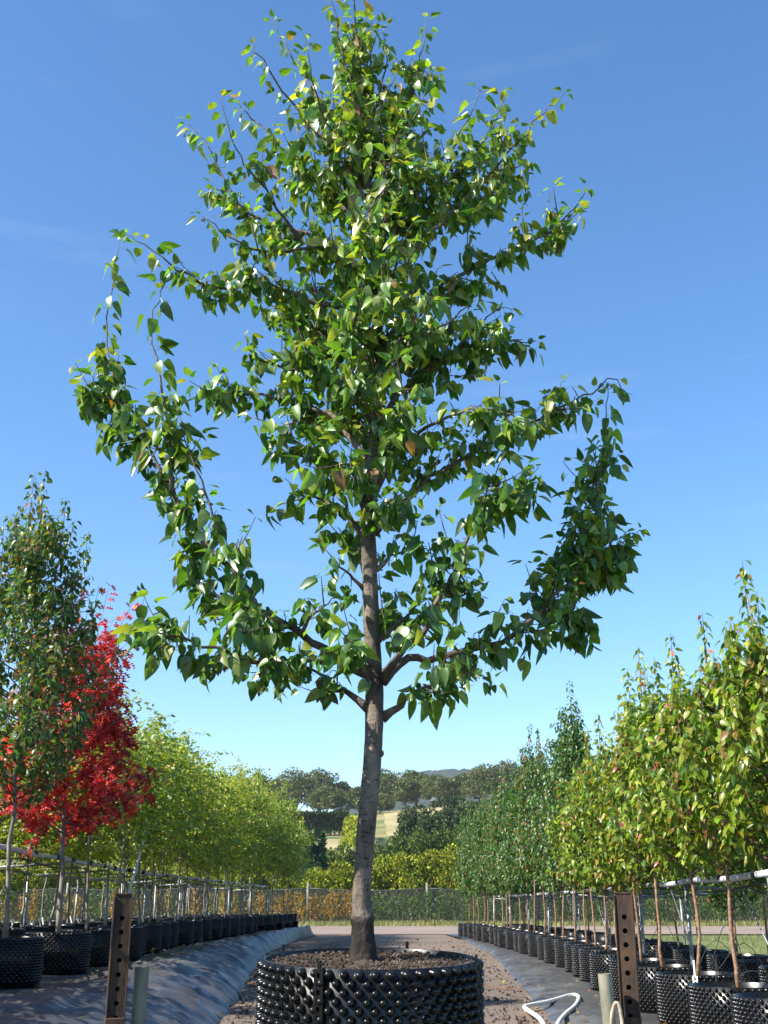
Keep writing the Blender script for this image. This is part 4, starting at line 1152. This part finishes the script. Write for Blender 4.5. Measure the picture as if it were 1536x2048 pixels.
# ================================================================== PIPE FRAMES THAT HOLD THE ROWS
def pipe_frame(side, label):
    e = empty('support_frame', (float((xrowL if side < 0 else xrowR)(12)) + side * 0.6, 12, zL if side < 0 else zR))
    tag(e, label, 'pipe frame')
    eo = np.array(e.location)
    f = xrowL if side < 0 else xrowR
    z = 1.66 if side < 0 else 1.31
    yy = np.arange(6.6, 42.5, 3.6) if side > 0 else np.arange(9.4, 42.5, 3.6)
    for off_, rad_ in ((0.62, 0.030), (1.95, 0.024)):
        for a, c in zip(yy[:-1], yy[1:]):
            p = np.array([[f(t) + side * off_, t, z - (0.10 if off_ > 1 else 0) + 0.01 * math.sin(t * 2)] for t in np.linspace(a, c - 0.03, 6)])
            b = MB(); b.tube(p - eo, rad_, 10)
            rl = b.build('rail', M['whitepipe'] if off_ < 1 else M['galv'], e)
            if off_ < 1:
                for t in (0.12, 0.5, 0.86):
                    b = MB()
                    q = p[0] * (1 - t) + p[-1] * t; q2 = q + (p[-1] - p[0]) * rng.uniform(0.03, 0.07)
                    b.tube(np.array([q, q2]) - eo, rad_ + 0.006, 10)
                    b.build('rubber_sleeve', M['blacktube'], rl)
        for t in yy:
            zz = zL if side < 0 else zR
            ln = rng.normal(0, 0.02)
            b = MB(); b.tube(np.array([[f(t) + side * off_ + ln, t + 0.05, zz - 0.05], [f(t) + side * off_, t + 0.05, z - 0.03 - (0.10 if off_ > 1 else 0)]]) - eo, 0.022, 9)
            b.build('leg', M['galv'], e)
    for t in yy:
        b = MB(); b.tube(np.array([[f(t) + side * 0.62, t + 0.10, z - 0.05], [f(t) + side * 1.95, t + 0.10, z - 0.13]]) - eo, 0.016, 8)
        b.build('cross_bar', M['galv'], e)
        b = MB(); b.tube(np.array([[f(t) + side * 0.66, t + 0.14, z - 0.75], [f(t + 1.2) + side * 0.66, t + 1.3, z - 0.04]]) - eo, 0.007, 5)
        b.build('brace_wire', M['galv'], e)
    p = np.array([[f(t) + side * 0.66, t, z - 0.07 - 0.05 * abs(math.sin(t * 0.87))] for t in np.arange(yy[0], yy[-1], 0.25)])
    b = MB(); b.tube(p - eo, 0.011, 6); b.build('drip_line', M['blacktube'], e)
    return e
FR = pipe_frame(1, 'pale pipe rail frame on legs between the pots right of path')
pipe_frame(-1, 'pale pipe rail frame on legs behind the front pots left of path')
# one slanted stake leaning out of the left row
a_, c_ = P(278, 1712, 18.6), P(302, 1622, 18.8)
zg = 0.34
b = MB(); d_ = (c_ - a_) / (c_[2] - a_[2]); ft = a_ + d_ * (zg - a_[2])
b.tube(np.array([[0, 0, 0], (c_ - ft) * 0.5, c_ - ft]), 0.022, 8); 
st = b.build('leaning_stake', M['whitepipe'], loc=tuple(ft)); tag(st, 'pale stake leaning out of the left row, right of the red oak', 'stake')

# irrigation spaghetti tubes standing in arcs at the right pots
for i in range(16):
    y = rng.uniform(8.6, 20); x = float(xrowR(y)) + rng.uniform(0.1, 0.9)
    a = rng.uniform(0, 6.28); L_ = rng.uniform(0.3, 0.7)
    p0 = np.array([x, y, 0.5]); p2 = p0 + [math.cos(a) * L_, math.sin(a) * L_, -0.42]
    pth = smooth_path([p0 - p0, (p2 - p0) * 0.5 + [0, 0, rng.uniform(0.25, 0.6)], p2 - p0], 10)
    b = MB(); b.tube(pth, 0.0035, 4)
    b.build('drip_tube', M['blacktube'], FR, loc=tuple(p0 - np.array(FR.location)))
# white plant tags in the left pots
for i in range(9):
    y = 12.6 + i * 1.1; x = float(xrowL(y)) - 1.25 + rng.uniform(-0.2, 0.2)
    b = MB(); b.box((0, 0, 0.09), (0.022, 0.003, 0.18), np.array(Matrix.Rotation(rng.uniform(-0.5, 0.5), 3, 'Y')), bev=0.001)
    o = b.build('plant_tag', M['white'], smooth=False, loc=(x, y, zL + POT_H - 0.07)); tag(o, 'small white plant tag in a left-row pot, %s from the near end' % ordinal(i + 1), 'tag', 'white tags in the left pots')

# ================================================================== SMALL THINGS ON THE GROUND
hp = [(1098, 2070), (1080, 2038), (1058, 2022), (1049, 2014), (1062, 2010), (1100, 2003), (1135, 1994), (1152, 1993), (1158, 2000), (1150, 2014), (1130, 2030), (1116, 2048), (1112, 2075)]
pts = np.array([G(a, c, 0.085) for a, c in hp])
for p in pts: p[2] = 0.085 + 0.03 * max(0, (p[0] - xfootR(p[1])))
hose_o = pts[0].copy(); hose_o[2] = 0.06
b = MB(); b.tube(smooth_path(pts, 70) - hose_o, 0.021, 10)
tag(b.build('hose', M['white'], loc=tuple(hose_o)), 'thick white hose bent into a loop on the ground right of the big pot', 'hose')
for i, (px_, py_) in enumerate([(510, 1858), (545, 1857), (560, 1862), (575, 1866), (592, 1868)]):
    p = G(px_, py_ + 6, 0.28)
    b = MB(); b.lathe([(0.001, 0.0), (0.075, 0.0), (0.10, 0.2), (0.108, 0.2), (0.108, 0.22), (0.095, 0.22), (0.088, 0.16), (0.001, 0.16)], 16)
    tag(b.build('small_pot', M['pot'], loc=(float(xrowL(33 + i * 1.9)) + 0.52, 33 + i * 1.9, 0.325), rot=(rng.uniform(-0.1, 0.1), rng.uniform(-0.1, 0.1), 0)), 'small empty black pot, %s from the left at the far end of the left bed' % ordinal(i + 1), 'pot', 'small pots on the left bed')
def scatter_stones():
    b = MB()
    n = 5200
    Y = 9 + rng.beta(1, 2.4, n) * 34
    s = rng.uniform(0, 1, n)
    X = np.array([(xfootL(y) - 0.1) * (1 - k) + (xfootR(y) + 0.05) * k for y, k in zip(Y, s)])
    O = np.stack([X, Y, np.full(n, 0.026)], -1)
    b.inst(oct_, frames(rng.normal(0, 1, (n, 3)), np.tile([0.1, 0.2, 1.0], (n, 1)), rng.uniform(0, 6, n)) * (rng.lognormal(-4.5, 0.5, n))[:, None, None], O)
    o = b.build('gravel_stones', M['chip'], smooth=False); tag(o, 'loose stones and bark crumbs on the gravel path', 'gravel', kind='stuff')
scatter_stones()
def litter():
    Lv = Leaves(); n = 420
    Y = 9 + rng.beta(1, 2, n) * 30
    side = rng.random(n) < 0.6
    X = np.where(side, [xfootL(y) - rng.uniform(0, 1.6) for y in Y], [xfootR(y) + rng.uniform(-0.3, 0.9) for y in Y])
    Z = np.where(side, [0.36 * min(1, max(0, (xfootL(y) - x)) / 1.3) + 0.05 for x, y in zip(X, Y)], 0.085)
    d = rng.normal(0, 1, (n, 3)); d[:, 2] *= 0.15
    Lv.put(np.stack([X, Y, Z], -1), d, rng.uniform(0.03, 0.07, n), palette(n, [(0.28, 0.16, 0.07), (0.20, 0.09, 0.04), (0.36, 0.26, 0.12)], (1, 1, 1)))
    o = link('fallen_leaves', leaves_mesh(Lv, LOW, M['rowleaf'], 'fallen_leaves')); tag(o, 'dry fallen leaves lying on the plastic beds', 'leaves', kind='stuff')
litter()

# ================================================================== BEYOND THE ROAD
def grass_strip(name, lab, x0, x1, y0, y1, n, h, cols, w, z=0.0):
    X = rng.uniform(x0, x1, n); Y = rng.uniform(y0, y1, n)
    k = np.array([0.55 + 0.6 * mnoise.noise((x * 0.4, y * 0.4, 3)) for x, y in zip(X, Y)])
    d = rng.normal(0, 0.35, (n, 3)); d[:, 2] = 1
    Lv = Leaves(); Lv.put(np.stack([X, Y, np.full(n, z)], -1), d, h * np.clip(k, 0.25, 1.3) * rng.uniform(0.6, 1.2, n), palette(n, cols, w), up=rng.normal(0, 1, (n, 3)), rolls=3)
    T = (np.array([[-0.05, 0, 0], [0.05, 0, 0], [0.035, 0.6, 0.05], [0, 1, 0.2], [-0.035, 0.6, 0.05]]), np.array([[0, 1, 2], [0, 2, 4], [4, 2, 3]]))
    o = link(name, leaves_mesh(Lv, [T], M['grass'], name)); tag(o, lab, 'grass', kind='stuff')
GC = [(0.12, 0.15, 0.04), (0.26, 0.22, 0.09), (0.40, 0.33, 0.17), (0.08, 0.12, 0.03)]
grass_strip('verge_grass', 'dry and green grass along the far side of the dirt road', -26, 36, 61.5, 75, 15000, 0.42, GC, (3, 3, 3, 2))
grass_strip('weeds', 'low green weeds behind the right-hand pots', 5.6, 16, 9, 44, 9000, 0.16, GC, (3, 4, 4, 2))

def sapling(cols, w, H):
    tbm = MB(); tk = wander(0, H, 8, 0.02); tbm.tube(tk, np.linspace(0.016, 0.004, 8), 5)
    Lv = Leaves()
    for i in range(16):
        f = (i + 0.5) / 16
        b0 = np.array([np.interp(0.22 + f * (H - 0.35), tk[:, 2], tk[:, j]) for j in range(3)])
        az = i * 2.4; rc = 0.30 * (1 - 0.6 * f)
        o = np.array([math.cos(az), math.sin(az), 0])
        pth = smooth_path([b0, b0 + o * rc * 0.6 + [0, 0, 0.12], b0 + o * rc + [0, 0, 0.34]], 5)
        stem(tbm, pth, 0.004, 0.002, 3)
        shoot_leaves(Lv, pth, 0.028, (0.07, 0.11), cols, w, down=0.5)
    shoot_leaves(Lv, tk, 0.03, (0.07, 0.11), cols, w, start=0.3, down=0.5)
    return tbm.mesh('stem', M['tanbark']), leaves_mesh(Lv, [CARD], M['rowleaf'])
ORC = [(0.30, 0.15, 0.035), (0.22, 0.09, 0.025), (0.34, 0.22, 0.05), (0.14, 0.13, 0.03)]
SGC = [(0.05, 0.10, 0.03), (0.08, 0.14, 0.045), (0.035, 0.07, 0.02), (0.16, 0.19, 0.07)]
SO = [sapling(ORC, (4, 2, 3, 1), 1.6), sapling(ORC, (3, 3, 2, 1), 1.5), sapling(ORC, (3, 1, 4, 2), 1.65)]
SG = [sapling(SGC, (3, 4, 2, 1), 1.6), sapling(SGC, (4, 3, 3, 1), 1.75), sapling(SGC, (3, 4, 2, 2), 1.5)]
cnt = {'o': [0, 0], 'g': [0, 0]}
for r in range(2):
    xs_ = np.arange(-22, 24.5, 0.74) + r * 0.36
    for x in xs_:
        orange = x < -0.9 + r * 0.2
        k = 'o' if orange else 'g'
        if x < -6.5 and rng.random() < 0.6: orange, k = False, 'g'
        v = (SO if orange else SG)[int(rng.integers(0, 3))]
        cnt[k][r] += 1
        e = empty('sapling', (x + rng.normal(0, 0.06), 67.0 + r * 2.4 + rng.normal(0, 0.1), 0.0), rng.uniform(0, 6.28))
        tag(e, '%s sapling beyond the dirt road, %s from the left in the %s row' % ('orange-brown' if orange else 'green leafy', ordinal(cnt[k][r]), 'near' if r == 0 else 'far'), 'sapling', 'saplings beyond the road')
        s = rng.uniform(0.85, 1.15)
        link('stem', v[0], e, scale=(1.2, 1.2, s)); link('crown', v[1], e, scale=(1.2, 1.2, s))

def net_fence():
    m, N, L, bs = mat('black_shade_net')
    bs.inputs['Base Color'].default_value = (0.012, 0.014, 0.016, 1); bs.inputs['Roughness'].default_value = 0.8
    tp_ = N.new('ShaderNodeBsdfTransparent'); ms = N.new('ShaderNodeMixShader')
    nz, rp_ = noise_ramp(N, L, 0.6, [(0.3, (0.66,) * 3), (0.7, (0.84,) * 3)])
    L.new(rp_.outputs[0], ms.inputs[0]); L.new(tp_.outputs[0], ms.inputs[1]); L.new(bs.outputs[0], ms.inputs[2])
    L.new(ms.outputs[0], N['Material Output'].inputs['Surface'])
    Y = 80.0
    e = empty('net_fence', (0, Y, 0)); tag(e, 'black shade-net fence on posts behind the saplings', 'fence')
    x0 = P(615, 1770, Y)[0]
    xs_ = [x0 + 7.9 * k for k in range(-5, 6)]
    for x in xs_:
        b = MB(); b.tube(np.array([[x, 0.04, -0.1], [x + rng.normal(0, 0.02), 0.04, 2.45]]), 0.085, 8); b.build('post', M['palebark'], e)
    for a, c in zip(xs_[:-1], xs_[1:]):
        V, nx, nz_ = [], 9, 5
        for k in range(nz_):
            for j in range(nx):
                s = j / (nx - 1)
                V.append([a + (c - a) * s, 0.03 * math.sin(s * 9 + k), (2.12 - 0.16 * math.sin(s * math.pi)) * k / (nz_ - 1)])
        i, j = np.meshgrid(np.arange(nz_ - 1), np.arange(nx - 1), indexing='ij')
        F = np.stack([i * nx + j, i * nx + j + 1, (i + 1) * nx + j + 1, (i + 1) * nx + j], -1).reshape(-1, 4)
        b = MB(); b.add(np.array(V), F); b.build('net_panel', m, e)
        b = MB(); b.tube(np.array([[a + (c - a) * s, 0, 2.125 - 0.16 * math.sin(s * math.pi)] for s in np.linspace(0, 1, 9)]), 0.012, 4); b.build('wire', M['galv'], e)
net_fence()

# ---- clumped crowns
def clump_cards(Lv, c, rad, n, size, cols, w, up=0.0, jit=0.2, tone=1.0):
    d = unit(rng.normal(0, 1, (n, 3)))
    rr0 = rng.uniform(0.35, 1.0, (n, 1)) ** 0.45
    lump = np.array([1 + 0.28 * mnoise.noise(Vector(v * 2.3 + c * 0.37)) for v in d])[:, None]
    O = c + d * rr0 * lump * np.asarray(rad)
    dirs = d + rng.normal(0, 0.6, (n, 3)) + np.array([0, 0, up])
    Lv.put(O, dirs, rng.uniform(size[0], size[1], n), palette(n, cols, w, jit) * tone, up=d + rng.normal(0, 0.5, (n, 3)), rolls=0.8)
def blob_tree(name, base, H, W, label, cat, cols, w, size, n, trunk_h=0.3, group=None, nclump=12, shape='round', bark='palebark', up=0.0, cz=None):
    e = empty(name, tuple(base)); tag(e, label, cat, group)
    tbm = MB()
    Lv = Leaves()
    tk = smooth_path([[0, 0, -0.3], [W * rng.normal(0, 0.03), 0, H * trunk_h], [W * rng.normal(0, 0.05), 0, H * 0.75]], 8)
    tbm.tube(tk, np.linspace(max(0.04, H * 0.024), H * 0.008, 8), 7)
    for i in range(nclump):
        f = (i + 0.5) / nclump
        a = i * 2.4 + rng.normal(0, 0.3)
        if shape == 'round':
            zz = trunk_h + (1 - trunk_h) * (0.15 + 0.68 * f); rr0 = W * 0.36 * math.sqrt(max(0.05, 1 - (2 * f - 0.75) ** 2 * 0.6)) * rng.uniform(0.5, 1.05)
            rad = np.array([1, 1, 0.78]) * W * rng.uniform(0.17, 0.25)
        elif shape == 'gum':
            zz = trunk_h + (1 - trunk_h) * (0.25 + 0.62 * f); rr0 = W * 0.40 * rng.uniform(0.35, 1.0) * (1 - 0.45 * f)
            rad = np.array([1, 1, 0.55]) * W * rng.uniform(0.15, 0.24)
        elif shape == 'cone':
            zz = 0.06 + 0.82 * f; rr0 = W * 0.30 * (1 - 0.75 * f) * rng.uniform(0.4, 1.0)
            rad = np.array([1, 1, 1.25]) * W * (0.30 - 0.17 * f)
        else:
            zz = 0.10 + 0.72 * f; rr0 = W * 0.33 * rng.uniform(0.3, 1.0) * (1 - 0.35 * f)
            rad = np.array([1, 1, 1.0]) * W * rng.uniform(0.18, 0.26)
        c = np.array([math.cos(a) * rr0, math.sin(a) * rr0, zz * H])
        c[2] = min(c[2], H - rad[2] * 0.9)
        tbm.tube(smooth_path([tk[min(7, max(1, int(zz * 6)))], c * [0.6, 0.6, 0.9], c], 5), np.linspace(H * 0.010, H * 0.004, 5), 5)
        clump_cards(Lv, c, rad, n // nclump, size, cols, w, up=up, tone=rng.uniform(0.85, 1.18))
    tbm.build('trunk', M[bark], e)
    link('crown', leaves_mesh(Lv, [CARD], M['farleaf']), e)
    return e
def px_tree(pxc, ptop, pbase_z, Y, wpx, **k):
    p = P(pxc, ptop, Y)
    z0 = float(terrain(p[0], Y)) if pbase_z is None else pbase_z
    H = p[2] - z0
    W = wpx / 2452 * Y
    return (p[0], Y, z0), H, W
YC = [(0.22, 0.24, 0.018), (0.15, 0.19, 0.018), (0.29, 0.28, 0.03), (0.075, 0.115, 0.018)]
DG = [(0.042, 0.072, 0.026), (0.058, 0.09, 0.034), (0.028, 0.048, 0.018), (0.08, 0.105, 0.04)]
MG = [(0.06, 0.10, 0.02), (0.09, 0.13, 0.022), (0.04, 0.07, 0.016), (0.12, 0.15, 0.03)]
BG = [(0.045, 0.085, 0.05), (0.06, 0.11, 0.06), (0.03, 0.06, 0.035), (0.08, 0.13, 0.07)]
EU = [(0.095, 0.115, 0.042), (0.13, 0.145, 0.055), (0.07, 0.09, 0.033), (0.16, 0.15, 0.062)]
shr = [(20 + k * 58, 1730 - 12 * (k % 3), 88 + k % 4, 95) for k in range(10)] + [(1235 + k * 62, 1722 - 14 * (k % 3), 89 + k % 3, 105) for k in range(6)] + [(565, 1745, 88, 90), (640, 1738, 90, 95), (688, 1722, 90, 90), (735, 1728, 91, 80), (775, 1706, 92, 95), (822, 1698, 91, 90), (868, 1692, 92, 100), (912, 1686, 91, 95), (950, 1700, 88, 90), (1010, 1705, 90, 100), (1080, 1710, 90, 110), (1160, 1710, 91, 110)]
for i, (c, t, Y, w_) in enumerate(sorted(shr)):
    b_, H, W = px_tree(c, t, None, Y, w_)
    blob_tree('golden_shrub', b_, H, W * 1.15, 'golden-green feathery shrub just behind the net fence, %s from the left' % ordinal(i + 1), 'shrub', YC, (4, 3, 2, 2), (0.13, 0.27), 5600, 0.1, 'golden shrubs behind the fence', 13, 'bush', up=0.7)
mid = [(655, 1690, 104, 90, MG), (700, 1686, 108, 80, MG), (755, 1680, 106, 80, MG), (800, 1662, 112, 95, MG), (850, 1655, 116, 90, MG), (900, 1648, 118, 90, MG), (945, 1640, 112, 90, MG), (1000, 1640, 112, 100, MG), (580, 1690, 104, 80, MG), (530, 1690, 104, 90, MG)]
for i, (c, t, Y, w_, pal) in enumerate(sorted(mid, key=lambda m_: m_[0])):
    b_, H, W = px_tree(c, t, None, Y, w_)
    blob_tree('green_shrub', b_, H, W * 1.15, 'mid-green rounded tree behind the golden shrubs, %s from the left' % ordinal(i + 1), 'tree', pal, (4, 3, 2, 2), (0.16, 0.32), 5200, 0.12, 'green trees behind the golden shrubs', 13, 'bush', up=0.4)
b_, H, W = px_tree(625, 1642, None, 94, 70); blob_tree('blue_green_tree', b_, H, W, 'slim blue-green tree left of the pear trunk behind the fence', 'tree', BG, (3, 3, 2, 2), (0.25, 0.5), 3200, 0.1, None, 14, 'bush', up=0.5)
b_, H, W = px_tree(604, 1655, None, 97, 50); blob_tree('blue_green_tree', b_, H, W, 'smaller blue-green tree against the end of the left row', 'tree', BG, (3, 3, 2, 2), (0.25, 0.5), 2000, 0.1, None, 12, 'bush', up=0.5)
for i, (c, t, Y, w_) in enumerate([(825, 1610, 150, 85), (862, 1622, 146, 70), (903, 1590, 158, 95), (940, 1598, 150, 90), (985, 1600, 152, 90)]):
    b_, H, W = px_tree(c, t, None, Y, w_)
    blob_tree('dark_tree', b_, H, W * 1.1, 'dark round-headed tree below the hillside, %s from the left, right of the pear trunk' % ordinal(i + 1), 'tree', DG, (3, 3, 2, 1), (0.25, 0.5), 4600, 0.08, 'dark trees below the hillside', 14, 'bush', up=0.2)
# clipped hedges
def hedge(name, p0, p1, h, wd, label, cols, w, n, size):
    p0, p1 = np.array(p0), np.array(p1)
    e = empty(name, (*((p0 + p1) / 2), float(terrain(*((p0 + p1) / 2))))); tag(e, label, 'hedge')
    eo = np.array(e.location)
    Lv = Leaves()
    s = rng.uniform(0, 1, n); q = rng.uniform(-1, 1, n); zz = rng.uniform(0, 1, n) ** 0.6
    d = unit(p1 - p0); nrm = np.array([-d[1], d[0]])
    lump = np.array([1 + 0.10 * mnoise.noise((a * 25, 0, 0)) for a in s])
    side = np.where(rng.random(n) < 0.6, np.sign(q), q)
    zz = np.where(np.abs(side) >= 1, zz, rng.uniform(0.85, 1.0, n)) * lump
    XY = p0 + np.outer(s, p1 - p0) + np.outer(side * wd / 2 * (1 - 0.25 * zz), nrm)
    O = np.stack([XY[:, 0], XY[:, 1], terrain(XY[:, 0], XY[:, 1]) + zz * h], -1) - eo
    dirs = np.concatenate([np.outer(side, nrm), np.full((n, 1), 0.7)], 1) + rng.normal(0, 0.5, (n, 3))
    Lv.put(O, dirs, rng.uniform(size[0], size[1], n), palette(n, cols, w, 0.2), rolls=0.9)
    link('foliage', leaves_mesh(Lv, [CARD], M['farleaf']), e)['kind'] = 'stuff'
    b = MB()
    for k in np.linspace(0.02, 0.98, 14):
        c = p0 + (p1 - p0) * k; z_ = float(terrain(*c))
        b.tube(np.array([[c[0], c[1], z_ - 0.2], [c[0], c[1], z_ + h * 0.8]]) - eo, 0.09, 5)
    b.build('stems', M['palebark'], e)['kind'] = 'stuff'
a_, c_ = P(548, 1660, 216)[:2], P(692, 1660, 222)[:2]
hedge('clipped_hedge', a_, c_, 4.0, 3.0, 'long dark clipped hedge across the field left of the pear trunk', DG, (3, 3, 3, 1), 9000, (0.35, 0.65))
a_, c_ = P(705, 1680, 128)[:2], P(712, 1640, 205)[:2]
hedge('golden_hedge', a_, c_, 3.6, 2.6, 'yellow-green hedge running uphill just left of the pear trunk', YC, (4, 3, 2, 1), 5200, (0.35, 0.6))
a_, c_ = P(470, 1660, 230)[:2], P(545, 1660, 226)[:2]
hedge('clipped_hedge', a_, c_, 3.6, 3.0, 'short dark clipped hedge half hidden by the left row', DG, (3, 3, 3, 1), 3000, (0.45, 0.8))

# eucalypts on the hill
eu = [(430, 1556, 300, 90, 'gum'), (478, 1552, 305, 80, 'gum'), (520, 1547, 310, 90, 'gum'), (560, 1556, 300, 60, 'gum'), (592, 1540, 296, 120, 'gum'), (640, 1536, 318, 100, 'gum'), (655, 1574, 280, 85, 'gum'), (548, 1588, 282, 60, 'gum'), (682, 1562, 322, 60, 'gum'), (716, 1576, 292, 74, 'gum'), (742, 1556, 320, 60, 'gum'),
      (775, 1542, 306, 105, 'gum'), (808, 1556, 290, 70, 'gum'), (830, 1541, 312, 90, 'gum'), (868, 1552, 300, 80, 'gum'), (892, 1556, 292, 70, 'gum'), (925, 1548, 318, 80, 'gum'), (968, 1530, 306, 110, 'gum'), (1015, 1520, 312, 100, 'gum'), (1060, 1528, 310, 100, 'gum'), (762, 1590, 284, 60, 'gum'), (400, 1560, 305, 80, 'gum'), (1120, 1530, 315, 110, 'gum')]
for i, (c, t, Y, w_, sh) in enumerate(sorted(eu)):
    b_, H, W = px_tree(c, t, None, Y, w_)
    blob_tree('eucalyptus_tree', b_, H, W, 'broad grey-green eucalyptus on the far hilltop, %s from the left along the skyline' % ordinal(i + 1), 'tree', EU, (4, 3, 3, 1.5), (0.36, 0.7), 4200, 0.16, 'eucalyptus trees on the hilltop', 16, 'gum', up=0.1)
# farmhouse glimpsed under the eucalypts
def house():
    p = P(886, 1590, 296)
    z = float(terrain(p[0], 296))
    e = empty('farmhouse', (p[0], 296, z - 1.3)); tag(e, 'low grey-roofed farmhouse half hidden by eucalyptus trees', 'house')
    b = MB(); b.box((0, 0, 1.2), (6, 5, 2.6)); b.build('wall', M['timber'], e, smooth=False)
    b = MB(); b.add([[-3.4, -2.9, 2.5], [3.4, -2.9, 2.5], [3.4, 2.9, 2.5], [-3.4, 2.9, 2.5], [-2.6, 0, 4.1], [2.6, 0, 4.1]], [[0, 1, 5, 4], [2, 3, 4, 5], [1, 2, 5], [3, 0, 4], [3, 2, 1, 0]])
    b.build('roof', M['galv'], e, smooth=False)
    for x in (-1.7, 1.4):
        b = MB(); b.box((x, -2.52, 1.5), (0.9, 0.06, 1.0)); b.build('window', M['blacktube'], e, smooth=False)
    b = MB(); b.box((0, -2.52, 1.05), (0.8, 0.06, 1.9)); b.build('door', M['timber'], e, smooth=False)
house()

# ================================================================== HAZE
def haze():
    m = bpy.data.materials.new('haze'); m.use_nodes = True
    N, L = m.node_tree.nodes, m.node_tree.links
    N.remove(N['Principled BSDF'])
    v = N.new('ShaderNodeVolumePrincipled')
    v.inputs['Color'].default_value = (0.80, 0.88, 1.0, 1)
    v.inputs['Density'].default_value = 0.00014
    v.inputs['Anisotropy'].default_value = 0.2
    L.new(v.outputs[0], N['Material Output'].inputs['Volume'])
    b = MB(); b.box((50, 900, 109), (5200, 2060, 220))
    o = b.build('haze', m, smooth=False); tag(o, 'thin pale blue haze softening the far ridge', 'haze', kind='stuff')
haze()
